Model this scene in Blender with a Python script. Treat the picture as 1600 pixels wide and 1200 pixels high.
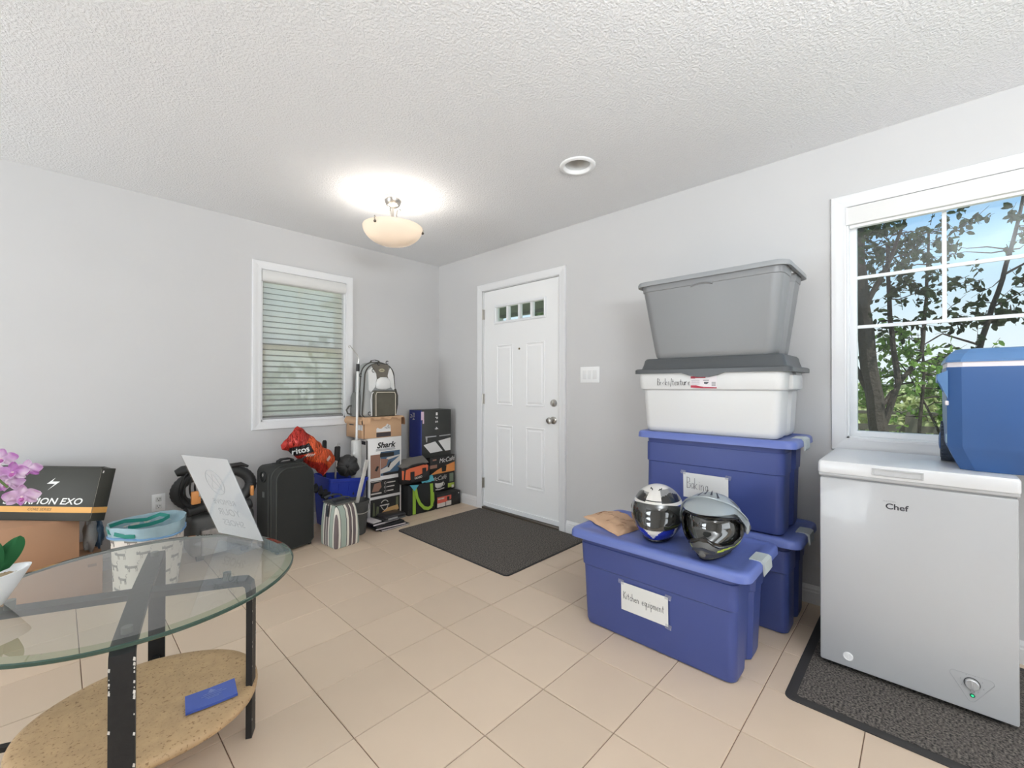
import bpy, bmesh, math, random
from mathutils import Vector, Matrix, noise
R = math.radians
sin, cos, pi = math.sin, math.cos, math.pi
random.seed(7)
for o in list(bpy.data.objects): bpy.data.objects.remove(o)
scn = bpy.context.scene
COL = scn.collection

# ------------------------------------------------------------------ camera
cam_d = bpy.data.cameras.new('camera'); cam = bpy.data.objects.new('camera', cam_d); COL.objects.link(cam)
cam_d.sensor_width = 36; cam_d.sensor_fit = 'HORIZONTAL'; cam_d.lens = 36*676.31/1600
cam_d.clip_start = .02; cam_d.clip_end = 300
yaw, pitch, roll = R(43.596), R(.316), R(.053)
Fh = Vector((cos(yaw), sin(yaw), 0)); Rh = Vector((sin(yaw), -cos(yaw), 0)); Z = Vector((0, 0, 1))
fwd = cos(pitch)*Fh + sin(pitch)*Z; up = -sin(pitch)*Fh + cos(pitch)*Z
rt = cos(roll)*Rh + sin(roll)*up; up = -sin(roll)*Rh + cos(roll)*up
cam.matrix_world = Matrix(((rt.x, up.x, -fwd.x, 0), (rt.y, up.y, -fwd.y, 0), (rt.z, up.z, -fwd.z, 1.1637), (0, 0, 0, 1)))
scn.camera = cam

# ------------------------------------------------------------------ colour management, sky, sun, large lights
vs = scn.view_settings
vs.view_transform = 'Standard'; vs.look = 'None'; vs.gamma = 1; vs.exposure = 0.12
try: vs.use_curve_mapping = False
except Exception: pass
W = bpy.data.worlds.new('sky'); scn.world = W; W.use_nodes = True
nt = W.node_tree; nt.nodes.clear()
def wn(t): return nt.nodes.new(t)
out = wn('ShaderNodeOutputWorld'); bg = wn('ShaderNodeBackground'); tc = wn('ShaderNodeTexCoord')
sx = wn('ShaderNodeSeparateXYZ'); rp = wn('ShaderNodeValToRGB'); nz = wn('ShaderNodeTexNoise'); mp = wn('ShaderNodeMapping')
cr = wn('ShaderNodeValToRGB'); mx = wn('ShaderNodeMix'); mx.data_type = 'RGBA'
nt.links.new(tc.outputs['Generated'], sx.inputs[0]); nt.links.new(sx.outputs['Z'], rp.inputs[0])
e = rp.color_ramp.elements
e[0].position = 0.0; e[0].color = (.60, .62, .65, 1); e[1].position = .75; e[1].color = (.07, .18, .42, 1)
for p_, c_ in ((.10, (.54, .60, .65, 1)), (.20, (.36, .50, .64, 1)), (.33, (.15, .32, .56, 1))):
    k_ = rp.color_ramp.elements.new(p_); k_.color = c_
mp.inputs['Scale'].default_value = (1, 1, 3.2)
nz.inputs['Scale'].default_value = 2.6; nz.inputs['Detail'].default_value = 6; nz.inputs['Roughness'].default_value = .55
nt.links.new(tc.outputs['Generated'], mp.inputs['Vector']); nt.links.new(mp.outputs[0], nz.inputs['Vector']); nt.links.new(nz.outputs['Fac'], cr.inputs[0])
cr.color_ramp.elements[0].position = .48; cr.color_ramp.elements[0].color = (0, 0, 0, 1)
cr.color_ramp.elements[1].position = .70; cr.color_ramp.elements[1].color = (.8, .8, .8, 1)
nt.links.new(cr.outputs[0], mx.inputs[0]); nt.links.new(rp.outputs[0], mx.inputs[6]); mx.inputs[7].default_value = (.62, .64, .66, 1)
nt.links.new(mx.outputs[2], bg.inputs[0]); bg.inputs[1].default_value = 1.7
nt.links.new(bg.outputs[0], out.inputs[0])

def light(name, kind, loc, direction, energy, color=(1, 1, 1), **kw):
    d = bpy.data.lights.new(name, kind); d.energy = energy; d.color = color
    for k, v in kw.items(): setattr(d, k, v)
    o = bpy.data.objects.new(name, d); COL.objects.link(o); o.location = loc
    o.rotation_euler = Vector(direction).to_track_quat('-Z', 'Y').to_euler()
    return o
light('sun', 'SUN', (3, 0, 12), (.22, .42, -1), 4.5, (1, .95, .86), angle=R(.6))
# unseen fill lights added behind and left of the camera to brighten the room
light('rear_fill', 'AREA', (1.5, -3.85, 1.25), (.02, 1, .28), 66, (.86, .935, 1), shape='RECTANGLE', size=3.2, size_y=2.2)  # added fill from behind the camera, the rear wall has no opening
light('side_fill', 'AREA', (-3.1, 2.35, 1.35), (1, .12, .40), 112, (.86, .935, 1), shape='RECTANGLE', size=2.0, size_y=2.0)  # added fill from the left, where the wall is closed
light('uplight_fill', 'AREA', (.05, -1.15, 1.75), (.25, .34, 1), 96, (.90, .955, 1), shape='DISK', size=1.0)  # added upward light, bounces fill off the ceiling; no lamp stands there
light('overhead_fill', 'AREA', (-1.2, -1.6, 2.40), (0, 0, -1), 12, (.95, .97, 1), shape='DISK', size=.9)  # added downward fill without a fixture

# ------------------------------------------------------------------ materials
def lin(c):
    c = c/255
    return c/12.92 if c <= .04045 else ((c+.055)/1.055)**2.4
def rgb(c): return (lin(c[0]), lin(c[1]), lin(c[2]), 1)
MATS = {}
def mat(name, c, rough=.5, metal=0, spec=.5, var=0, vscale=8, bump=0, bscale=60, rnd=0, coat=0, bdist=.002, trans=0):
    if name in MATS: return MATS[name]
    m = bpy.data.materials.new(name); m.use_nodes = True; t = m.node_tree; b = t.nodes['Principled BSDF']
    col = rgb(c); b.inputs['Base Color'].default_value = col; m.diffuse_color = col
    b.inputs['Roughness'].default_value = rough; b.inputs['Metallic'].default_value = metal
    b.inputs['Specular IOR Level'].default_value = spec; b.inputs['Coat Weight'].default_value = coat
    b.inputs['Transmission Weight'].default_value = trans
    tcn = t.nodes.new('ShaderNodeTexCoord')
    src = None
    if var:
        n = t.nodes.new('ShaderNodeTexNoise'); n.inputs['Scale'].default_value = vscale; n.inputs['Detail'].default_value = 5
        t.links.new(tcn.outputs['Object'], n.inputs['Vector'])
        mxn = t.nodes.new('ShaderNodeMix'); mxn.data_type = 'RGBA'
        mxn.inputs[6].default_value = tuple(x*(1-var) for x in col[:3])+(1,); mxn.inputs[7].default_value = tuple(min(1, x*(1+var)) for x in col[:3])+(1,)
        t.links.new(n.outputs['Fac'], mxn.inputs[0]); src = mxn.outputs[2]
    if rnd:
        oi = t.nodes.new('ShaderNodeObjectInfo'); hs = t.nodes.new('ShaderNodeHueSaturation')
        mr = t.nodes.new('ShaderNodeMapRange'); mr.inputs[3].default_value = 1-rnd; mr.inputs[4].default_value = 1+rnd
        t.links.new(oi.outputs['Random'], mr.inputs[0]); t.links.new(mr.outputs[0], hs.inputs['Value'])
        if src: t.links.new(src, hs.inputs['Color'])
        else: hs.inputs['Color'].default_value = col
        src = hs.outputs[0]
    if src: t.links.new(src, b.inputs['Base Color'])
    if bump:
        n = t.nodes.new('ShaderNodeTexNoise'); n.inputs['Scale'].default_value = bscale; n.inputs['Detail'].default_value = 3
        t.links.new(tcn.outputs['Object'], n.inputs['Vector'])
        bp = t.nodes.new('ShaderNodeBump'); bp.inputs['Strength'].default_value = bump; bp.inputs['Distance'].default_value = bdist
        t.links.new(n.outputs['Fac'], bp.inputs['Height']); t.links.new(bp.outputs[0], b.inputs['Normal'])
    MATS[name] = m
    return m
def glass(name, c=(255, 255, 255), rough=0, ior=1.45, pw=4.2):
    """thin pane: mostly transparent with a fresnel reflection"""
    if name in MATS: return MATS[name]
    m = bpy.data.materials.new(name); m.use_nodes = True; t = m.node_tree; t.nodes.clear()
    o = t.nodes.new('ShaderNodeOutputMaterial'); tr = t.nodes.new('ShaderNodeBsdfTransparent'); gl = t.nodes.new('ShaderNodeBsdfGlossy')
    lw = t.nodes.new('ShaderNodeLayerWeight'); pw_ = t.nodes.new('ShaderNodeMath'); pw_.operation = 'POWER'; pw_.inputs[1].default_value = pw
    fr = t.nodes.new('ShaderNodeMapRange'); fr.inputs[3].default_value = ((ior-1)/(ior+1))**2*1.4; fr.inputs[4].default_value = .95; mi = t.nodes.new('ShaderNodeMixShader')
    t.links.new(lw.outputs['Facing'], pw_.inputs[0]); t.links.new(pw_.outputs[0], fr.inputs[0])
    tr.inputs[0].default_value = rgb(c); gl.inputs['Roughness'].default_value = rough
    t.links.new(fr.outputs[0], mi.inputs[0]); t.links.new(tr.outputs[0], mi.inputs[1]); t.links.new(gl.outputs[0], mi.inputs[2]); t.links.new(mi.outputs[0], o.inputs[0])
    MATS[name] = m; return m
def cloth_thin(name, c, clear=.3, transl=.4, rough=.9):
    """sheer / leaf-like sheet: part clear, part translucent, part diffuse"""
    if name in MATS: return MATS[name]
    m = bpy.data.materials.new(name); m.use_nodes = True; t = m.node_tree; t.nodes.clear()
    o = t.nodes.new('ShaderNodeOutputMaterial'); tr = t.nodes.new('ShaderNodeBsdfTransparent'); tl = t.nodes.new('ShaderNodeBsdfTranslucent'); df = t.nodes.new('ShaderNodeBsdfDiffuse')
    a = t.nodes.new('ShaderNodeMixShader'); b = t.nodes.new('ShaderNodeMixShader')
    tl.inputs[0].default_value = rgb(c); df.inputs[0].default_value = rgb(c)
    a.inputs[0].default_value = transl; b.inputs[0].default_value = clear
    t.links.new(df.outputs[0], a.inputs[1]); t.links.new(tl.outputs[0], a.inputs[2])
    t.links.new(a.outputs[0], b.inputs[1]); t.links.new(tr.outputs[0], b.inputs[2]); t.links.new(b.outputs[0], o.inputs[0])
    MATS[name] = m; return m
def leafmat(name, c, var=.35, transl=.35):
    if name in MATS: return MATS[name]
    m = cloth_thin(name, c, 0, transl); t = m.node_tree
    g = t.nodes.new('ShaderNodeNewGeometry'); hs = t.nodes.new('ShaderNodeHueSaturation'); mr = t.nodes.new('ShaderNodeMapRange')
    mr.inputs[3].default_value = 1-var; mr.inputs[4].default_value = 1+var; hs.inputs['Color'].default_value = rgb(c)
    t.links.new(g.outputs['Random Per Island'], mr.inputs[0]); t.links.new(mr.outputs[0], hs.inputs['Value'])
    for n in t.nodes:
        if n.type in ('BSDF_TRANSLUCENT', 'BSDF_DIFFUSE'): t.links.new(hs.outputs[0], n.inputs[0])
    return m

# ------------------------------------------------------------------ mesh builder
class B:
    def __init__(s): s.v = []; s.f = []; s.mi = []; s.m = 0; s.x = None
    def add(s, vs_, fs):
        o = len(s.v)
        s.v += [(s.x @ Vector(p)) if s.x else Vector(p) for p in vs_]
        s.f += [[i+o for i in q] for q in fs]; s.mi += [s.m]*len(fs)
        return s
    def box(s, x0, x1, y0, y1, z0, z1, bev=0, seg=2):
        if bev <= 0:
            return s.add([(x, y, z) for x in (x0, x1) for y in (y0, y1) for z in (z0, z1)], [(0, 1, 3, 2), (4, 6, 7, 5), (0, 4, 5, 1), (2, 3, 7, 6), (0, 2, 6, 4), (1, 5, 7, 3)])
        bm = bmesh.new(); bmesh.ops.create_cube(bm, size=1)
        for v in bm.verts: v.co = Vector((x0+(v.co.x+.5)*(x1-x0), y0+(v.co.y+.5)*(y1-y0), z0+(v.co.z+.5)*(z1-z0)))
        bmesh.ops.bevel(bm, geom=bm.edges[:], offset=bev, segments=seg, affect='EDGES', profile=.5)
        bm.verts.index_update()
        s.add([v.co.copy() for v in bm.verts], [[v.index for v in f.verts] for f in bm.faces]); bm.free(); return s
    def loft(s, rings, cap0=True, cap1=True, loop=True):
        n = len(rings[0]); vs_ = [p for r in rings for p in r]; fs = []
        for i in range(len(rings)-1):
            for j in range(n if loop else n-1):
                k = (j+1) % n; fs.append((i*n+j, i*n+k, (i+1)*n+k, (i+1)*n+j))
        if cap0: fs.append(tuple(range(n-1, -1, -1)))
        if cap1: fs.append(tuple((len(rings)-1)*n+j for j in range(n)))
        return s.add(vs_, fs)
    def tube(s, pts, r, n=8, cap=True, closed=False):
        P = [Vector(p) for p in pts]; rs = r if isinstance(r, (list, tuple)) else [r]*len(P)
        rings = []; ref = None
        for i, p in enumerate(P):
            a = P[(i-1) % len(P)] if (i or closed) else p; b = P[(i+1) % len(P)] if (i < len(P)-1 or closed) else p
            t = (b-a).normalized()
            if ref is None: ref = Vector((0, 0, 1)) if abs(t.z) < .9 else Vector((1, 0, 0))
            u = (ref-t*ref.dot(t)).normalized(); w = t.cross(u); ref = u
            rings.append([p+(u*cos(2*pi*k/n)+w*sin(2*pi*k/n))*rs[i] for k in range(n)])
        if closed: rings.append(rings[0]); return s.loft(rings, False, False)
        return s.loft(rings, cap, cap)
    def strap(s, pts, width, thick):
        """flat ribbon along pts; width = vector or list of vectors, thick = scalar"""
        P = [Vector(p) for p in pts]; rings = []
        for i, p in enumerate(P):
            t = (P[min(i+1, len(P)-1)]-P[max(i-1, 0)]).normalized(); w = Vector(width[i] if isinstance(width, list) else width)
            nn = t.cross(w).normalized()*thick/2
            rings.append([p-w/2-nn, p+w/2-nn, p+w/2+nn, p-w/2+nn])
        return s.loft(rings)
    def lathe(s, prof, n=32, c=(0, 0, 0), cap0=True, cap1=True):
        return s.loft([[(c[0]+r*cos(2*pi*k/n), c[1]+r*sin(2*pi*k/n), c[2]+z) for k in range(n)] for r, z in prof], cap0, cap1)
    def sheet(s, fn, nu, nv, thick=0):
        g = [[Vector(fn(i/nu, j/nv)) for j in range(nv+1)] for i in range(nu+1)]
        vs_ = [p for r_ in g for p in r_]; w = nv+1
        fs = [(i*w+j, (i+1)*w+j, (i+1)*w+j+1, i*w+j+1) for i in range(nu) for j in range(nv)]
        if thick:
            N = len(vs_); nrm = [Vector((0, 0, 0)) for _ in vs_]
            for f in fs:
                q = (vs_[f[2]]-vs_[f[0]]).cross(vs_[f[3]]-vs_[f[1]])
                for k in f: nrm[k] += q
            vs_ = vs_+[p-(q.normalized() if q.length > 0 else Vector((0, 0, 1)))*thick for p, q in zip(vs_, nrm)]
            fs = fs+[(a+N, d+N, c_+N, b+N) for a, b, c_, d in fs]
            edge = [(i*w, (i+1)*w) for i in range(nu)]+[((i+1)*w+nv, i*w+nv) for i in range(nu)]+[(j+1, j) for j in range(nv)]+[(nu*w+j, nu*w+j+1) for j in range(nv)]
            fs += [(b, a, a+N, b+N) for a, b in edge]
        return s.add(vs_, fs)
    def sphere(s, c, r, n=16, m=10, sc=(1, 1, 1)):
        rings = [[(c[0]+r*sc[0]*sin(pi*i/m)*cos(2*pi*k/n), c[1]+r*sc[1]*sin(pi*i/m)*sin(2*pi*k/n), c[2]-r*sc[2]*cos(pi*i/m)) for k in range(n)] for i in range(1, m)]
        return s.loft(rings)
    def prism(s, poly, fr, d0, d1):
        """2-d polygon on a face frame, from depth d0 to d1 along its outward normal"""
        a = [fr(x, y, d0) for x, y in poly]; b = [fr(x, y, d1) for x, y in poly]
        return s.loft([a, b])

class Frame:
    """a face: origin, right and up as the viewer of that face sees them; the normal points to the viewer"""
    def __init__(s, o, r, u): s.o = Vector(o); s.r = Vector(r).normalized(); s.u = Vector(u).normalized(); s.n = s.r.cross(s.u)
    def __call__(s, x, y, d=0): return s.o+s.r*x+s.u*y+s.n*d

MW = {}
def lk(o): COL.objects.link(o); return o
def thing(name, label, cat, loc=(0, 0, 0), rz=0, group=None, rot=None):
    o = lk(bpy.data.objects.new(name, None)); o.empty_display_size = .05
    o.location = loc; o.rotation_euler = rot if rot else (0, 0, rz); o['label'] = label; o['category'] = cat
    if group: o['group'] = group
    from mathutils import Euler
    MW[o.name] = Matrix.Translation(Vector(loc)) @ (Euler(rot) if rot else Euler((0, 0, rz))).to_matrix().to_4x4()
    return o
def setting(name, loc=(0, 0, 0)):
    o = lk(bpy.data.objects.new(name, None)); o.empty_display_size = .05; o.location = loc; o['kind'] = 'structure'
    MW[o.name] = Matrix.Translation(Vector(loc)); return o
def mesh_of(name, b, mats, smooth=True, ang=38):
    me = bpy.data.meshes.new(name); me.from_pydata([tuple(p) for p in b.v], [], b.f)
    for m_ in (mats if isinstance(mats, (list, tuple)) else [mats]): me.materials.append(m_)
    me.polygons.foreach_set('material_index', b.mi)
    bm = bmesh.new(); bm.from_mesh(me)
    bmesh.ops.recalc_face_normals(bm, faces=bm.faces[:])
    for f in bm.faces: f.smooth = smooth
    if smooth:
        for e_ in bm.edges:
            if len(e_.link_faces) != 2 or e_.calc_face_angle(0) > R(ang): e_.smooth = False
    bm.to_mesh(me); bm.free(); me.update()
    return me
def part(name, b, mats, parent=None, world=True, smooth=True, ang=38, label=None, kind=None):
    """one mesh object; geometry given in world space (world=True) or in the parent's own space"""
    M = Matrix.Identity(4)
    if parent is not None: M = MW[parent.name]
    if world and parent is not None:
        inv = M.inverted(); b.v = [inv @ p for p in b.v]
    o = lk(bpy.data.objects.new(name, mesh_of(name, b, mats, smooth, ang)))
    if parent is not None: o.parent = parent
    MW[o.name] = M
    if label: o['label'] = label
    if kind: o['kind'] = kind
    return o
def single(name, b, mats, label, cat, loc=None, group=None, **kw):
    """a thing that is one mesh; geometry in world space, origin moved to its base"""
    if loc is None:
        xs = [p.x for p in b.v]; ys = [p.y for p in b.v]; loc = ((min(xs)+max(xs))/2, (min(ys)+max(ys))/2, min(p.z for p in b.v))
    L = Vector(loc); b.v = [p-L for p in b.v]
    o = part(name, b, mats, None, **kw); o.location = L; MW[o.name] = Matrix.Translation(L)
    o['label'] = label; o['category'] = cat
    if group: o['group'] = group
    return o
def struct(name, b, mats, **kw):
    o = part(name, b, mats, None, **kw); o['kind'] = 'structure'; return o
def copy_tree(o, **props):
    c = o.copy(); COL.objects.link(c); MW[c.name] = MW[o.name].copy()
    for k, v in props.items(): c[k] = v
    for ch in list(o.children):
        d = ch.copy(); COL.objects.link(d); d.parent = c; MW[d.name] = MW[o.name].copy()
        for g in list(ch.children):
            h_ = g.copy(); COL.objects.link(h_); h_.parent = d
    return c
FONTC = {}
def glyphs(body, size, shear=0, bold=0, align='CENTER', space=1.0, sx=1.0, line=1.0):
    cu = bpy.data.curves.new('t', 'FONT'); cu.body = body; cu.size = size; cu.shear = shear; cu.offset = bold; cu.align_x = align
    cu.align_y = 'CENTER'; cu.space_character = space; cu.fill_mode = 'FRONT'; cu.resolution_u = 3; cu.space_line = line
    o = bpy.data.objects.new('t', cu); me = bpy.data.meshes.new_from_object(o)
    vs_ = [(v.co.x*sx, v.co.y) for v in me.vertices]; fs = [list(p.vertices) for p in me.polygons]
    bpy.data.objects.remove(o); bpy.data.curves.remove(cu); bpy.data.meshes.remove(me)
    return vs_, fs
def text(b, body, fr, x, y, size, d=.0008, rot=0, **kw):
    vs_, fs = glyphs(body, size, **kw); c, s_ = cos(rot), sin(rot)
    b.add([fr(x+px*c-py*s_, y+px*s_+py*c, d) for px, py in vs_], fs); return b
def quad(b, fr, x0, x1, y0, y1, d=.0006): return b.add([fr(x0, y0, d), fr(x1, y0, d), fr(x1, y1, d), fr(x0, y1, d)], [(0, 1, 2, 3)])
def poly(b, fr, pts, d=.0006): return b.add([fr(x, y, d) for x, y in pts], [tuple(range(len(pts)))])
def rring(x0, x1, y0, y1, z, r, n=5, notch=None):
    """rounded rectangle ring at height z; notch = (half width, depth) pushed into both y ends"""
    r = min(r, (x1-x0)/2-.001, (y1-y0)/2-.001); pts = []
    def arc(cx, cy, a0): return [(cx+r*cos(a0+pi/2*k/n), cy+r*sin(a0+pi/2*k/n), z) for k in range(n+1)]
    xm = (x0+x1)/2
    A, Bq, C, D = arc(x1-r, y1-r, 0), arc(x0+r, y1-r, pi/2), arc(x0+r, y0+r, pi), arc(x1-r, y0+r, 1.5*pi)
    def nt_(y, s_, sgn):
        if not notch: return []
        w, dp = notch; return [(xm+sgn*w, y, z), (xm+sgn*w*.72, y-s_*dp, z), (xm-sgn*w*.72, y-s_*dp, z), (xm-sgn*w, y, z)]
    return A+nt_(y1, 1, 1)+Bq+C+nt_(y0, -1, -1)+D
STROKE = {
 'K': [[(0, 1), (0, 0)], [(.5, 1), (.02, .45), (.55, 0)]], 'B': [[(0, 1), (0, 0)], [(0, 1), (.4, .9), (.4, .6), (0, .52), (.5, .4), (.45, .05), (0, 0)]],
 'i': [[(.1, .5), (.1, 0)], [(.1, .68), (.12, .72)]], 't': [[(.2, .85), (.2, .08), (.32, 0)], [(0, .52), (.4, .54)]], 'c': [[(.4, .45), (.2, .52), (.03, .25), (.2, 0), (.42, .08)]],
 'h': [[(0, 1), (0, 0)], [(0, .3), (.2, .5), (.36, .38), (.38, 0)]], 'e': [[(.04, .26), (.4, .3), (.3, .5), (.08, .42), (.04, .15), (.2, 0), (.42, .08)]],
 'n': [[(0, .5), (0, 0)], [(0, .3), (.2, .5), (.36, .38), (.38, 0)]], 'q': [[(.38, .45), (.18, .52), (.03, .25), (.18, .02), (.38, .2)], [(.38, .5), (.38, -.45)]],
 'u': [[(0, .5), (.02, .1), (.2, 0), (.36, .15)], [(.38, .5), (.38, 0)]], 'p': [[(0, .5), (0, -.45)], [(0, .4), (.22, .52), (.4, .26), (.2, 0), (0, .12)]],
 'm': [[(0, .5), (0, 0)], [(0, .35), (.15, .5), (.26, .4), (.27, 0)], [(.27, .35), (.4, .5), (.52, .4), (.53, 0)]], 'a': [[(.38, .4), (.2, .52), (.03, .25), (.18, 0), (.38, .2)], [(.38, .5), (.4, 0)]],
 'k': [[(0, 1), (0, 0)], [(.35, .5), (.02, .22), (.38, 0)]], 'g': [[(.38, .42), (.18, .52), (.03, .25), (.18, .02), (.38, .2)], [(.38, .5), (.38, -.3), (.15, -.45), (0, -.3)]],
 'o': [[(.2, .5), (.02, .25), (.2, 0), (.38, .25), (.2, .5)]], 's': [[(.35, .45), (.15, .5), (.08, .35), (.3, .2), (.28, .03), (.02, .04)]],
 '/': [[(.02, -.2), (.3, 1)]], 'x': [[(0, .5), (.36, 0)], [(.36, .5), (0, 0)]], 'r': [[(0, .5), (0, 0)], [(0, .3), (.18, .5), (.32, .46)]], '.': [[(.05, 0), (.08, .03)]], ' ': []}
def handwriting(b, s_, fr, x, y, size, r=.0011, slope=0, wx=1):
    for ch in s_:
        w = .5
        for st in STROKE[ch]:
            b.tube([fr(x+px*size*wx, y+py*size, .0012) for px, py in st], r, 5)
        if ch == 'm': w = .66
        if ch in 'i./': w = .3
        x += (w+.06)*size*wx; y += slope*size
    return b

# ================================================================== the room
XW, YW, H, CAMH = 2.807, 3.753, 2.44, 1.1637
X0, Y0 = -3.2, -4.0          # far ends of the open-plan room, behind the camera
m_wall = mat('wall_paint', (206, 205, 204), .85, var=.02, vscale=3, bump=.06, bscale=220)
m_ceil = mat('stippled_ceiling', (236, 236, 236), .95)
t = m_ceil.node_tree; b_ = t.nodes['Principled BSDF']; tcn = t.nodes.new('ShaderNodeTexCoord')
n1 = t.nodes.new('ShaderNodeTexNoise'); n1.inputs['Scale'].default_value = 95; n1.inputs['Detail'].default_value = 4; n1.inputs['Roughness'].default_value = .6
rr_ = t.nodes.new('ShaderNodeValToRGB'); rr_.color_ramp.elements[0].position = .42; rr_.color_ramp.elements[1].position = .62
bp = t.nodes.new('ShaderNodeBump'); bp.inputs['Strength'].default_value = .55; bp.inputs['Distance'].default_value = .006
t.links.new(tcn.outputs['Object'], n1.inputs['Vector']); t.links.new(n1.outputs['Fac'], rr_.inputs[0]); t.links.new(rr_.outputs[0], bp.inputs['Height']); t.links.new(bp.outputs[0], b_.inputs['Normal'])
m_trim = mat('white_trim_paint', (230, 230, 230), .42)
m_door = mat('white_door_paint', (242, 242, 241), .45)
m_vinyl = mat('white_vinyl', (236, 237, 238), .35)
m_grout = mat('brown_grout', (128, 104, 88), .95, var=.15, vscale=30)
m_tile = mat('beige_floor_tile', (210, 189, 166), .42, var=.035, vscale=5, rnd=.045, bump=.05, bscale=90)
m_glass = glass('window_glass', (246, 250, 249))
m_nickel = mat('brushed_nickel', (190, 186, 180), .28, 1)
m_black = mat('black_plastic', (28, 28, 29), .5)
m_white = mat('white_plastic', (242, 242, 241), .4)

# floor: grout bed with one object per tile
fb = B().box(X0, XW+.15, Y0, YW+.15, -.06, -.004)
floor = struct('floor', fb, m_grout); floor.location = (0, 0, 0); MW['floor'] = Matrix.Identity(4)
TS, OX, OY, J = .3055, .6831, 1.0648, .0028
def tile_bm(x0, x1, y0, y1, bb):
    c = .0018
    bb.loft([[(x0, y0, -.006), (x1, y0, -.006), (x1, y1, -.006), (x0, y1, -.006)], [(x0, y0, -c), (x1, y0, -c), (x1, y1, -c), (x0, y1, -c)],
             [(x0+c, y0+c, 0), (x1-c, y0+c, 0), (x1-c, y1-c, 0), (x0+c, y1-c, 0)]], False, True)
full = mesh_of('tile', (lambda q: (tile_bm(-TS/2+J/2, TS/2-J/2, -TS/2+J/2, TS/2-J/2, q), q)[1])(B()), m_tile, smooth=False)
cells = []
for i in range(-14, 9):
    for j in range(-18, 11):
        x0, x1, y0, y1 = OX+i*TS, OX+(i+1)*TS, OY+j*TS, OY+(j+1)*TS
        x0, x1, y0, y1 = max(x0, X0), min(x1, XW), max(y0, Y0), min(y1, YW)
        if x1-x0 < .02 or y1-y0 < .02: continue
        cx, cy = (x0+x1)/2, (y0+y1)/2; f_ = cx*Fh.x+cy*Fh.y; l_ = abs(cx*Rh.x+cy*Rh.y)
        cells.append((not (f_ > .3 and l_ < f_*1.35+.3), f_, x0, x1, y0, y1, i, j))
cells.sort(); rest = B()
for k, (hid, f_, x0, x1, y0, y1, i, j) in enumerate(cells):
    if hid or k >= 290: tile_bm(x0+J/2, x1-J/2, y0+J/2, y1-J/2, rest); continue
    if x1-x0 > TS-.001 and y1-y0 > TS-.001:
        o = lk(bpy.data.objects.new('tile', full)); o.location = ((x0+x1)/2, (y0+y1)/2, random.uniform(-.0006, 0))
    else:
        q = B(); cx, cy = (x0+x1)/2, (y0+y1)/2; tile_bm(x0-cx+J/2, x1-cx-J/2, y0-cy+J/2, y1-cy-J/2, q)
        o = lk(bpy.data.objects.new('tile', mesh_of('tile_cut', q, m_tile, smooth=False))); o.location = (cx, cy, 0)
    o.parent = floor
part('tile_field', rest, m_tile, floor, smooth=False, kind='stuff')

# ceiling with the round hole of the recessed light
RX, RY, RR = 2.068, 1.447, .078
cb = B(); s = .2; T = .12
ring = []; sq = []
for k in range(32):
    a = 2*pi*k/32; ring.append((RX+RR*cos(a), RY+RR*sin(a))); q = max(abs(cos(a)), abs(sin(a))); sq.append((RX+s*cos(a)/q, RY+s*sin(a)/q))
cb.loft([[(x, y, H+T) for x, y in ring], [(x, y, H) for x, y in ring], [(x, y, H) for x, y in sq]], False, False)
# square patch corners are closed by the neighbouring strips overlapping it slightly
e_ = .15
cb.box(X0, RX-s, Y0, YW+e_, H, H+T); cb.box(RX+s, XW+e_, Y0, YW+e_, H, H+T)
cb.box(RX-s, RX+s, Y0, RY-s, H, H+T); cb.box(RX-s, RX+s, RY+s, YW+e_, H, H+T)
cb.box(RX-s, RX+s, RY-s, RY+s, H+T, H+T+.02)
struct('ceiling', cb, m_ceil, smooth=False)

def wall_with_holes(name, axis, pos, a0, a1, holes, th=.15):
    """wall on plane axis=pos with rectangular holes (u0,u1,z0,z1), running a0..a1"""
    bb = B()
    def seg(u0, u1, z0, z1):
        if axis == 'x': bb.box(pos, pos+th, u0, u1, z0, z1)
        else: bb.box(u0, u1, pos, pos+th, z0, z1)
    us = sorted({a0, a1, *[h[0] for h in holes], *[h[1] for h in holes]})
    for u0, u1 in zip(us[:-1], us[1:]):
        hs = [h for h in holes if h[0] <= u0+1e-6 and h[1] >= u1-1e-6]
        if not hs: seg(u0, u1, 0, H)
        else:
            if hs[0][2] > .01: seg(u0, u1, 0, hs[0][2])
            seg(u0, u1, hs[0][3], H)
    return struct(name, bb, m_wall, smooth=False)
LW = (1.095, 1.777, .886, 2.081)       # opening of the small window
RWIN = (-.73, .289, .900, 2.086)       # opening of the big window (y)
DR = (2.137, 3.062, 0, 2.07)           # door opening (y)
wall_with_holes('wall_left', 'y', YW, X0, XW, [LW])
wall_with_holes('wall_right', 'x', XW, Y0, YW+.15, [RWIN, DR])
wb = B().box(X0-.1, X0, Y0, YW+.15, 0, H); struct('wall_far', wb, m_wall, smooth=False)
wb = B().box(X0, XW, Y0-.1, Y0, 0, H); struct('wall_rear', wb, m_wall, smooth=False)

def baseboard(name, p0, p1, n):
    """profiled skirting from p0 to p1; n = direction into the room"""
    prof = [(0, 0), (.014, 0), (.014, .062), (.011, .068), (.011, .078), (.007, .086), (.004, .096), (0, .096)]
    bb = B(); n = Vector(n)
    bb.loft([[Vector(p)+n*d+Z*z for d, z in prof] for p in (p0, p1)]); return struct(name, bb, m_trim, ang=20)
baseboard('baseboard_left', (X0, YW, 0), (XW, YW, 0), (0, -1, 0))
baseboard('baseboard_right', (XW, YW, 0), (XW, 3.13, 0), (-1, 0, 0))
baseboard('baseboard_right', (XW, 2.068, 0), (XW, Y0, 0), (-1, 0, 0))

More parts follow.
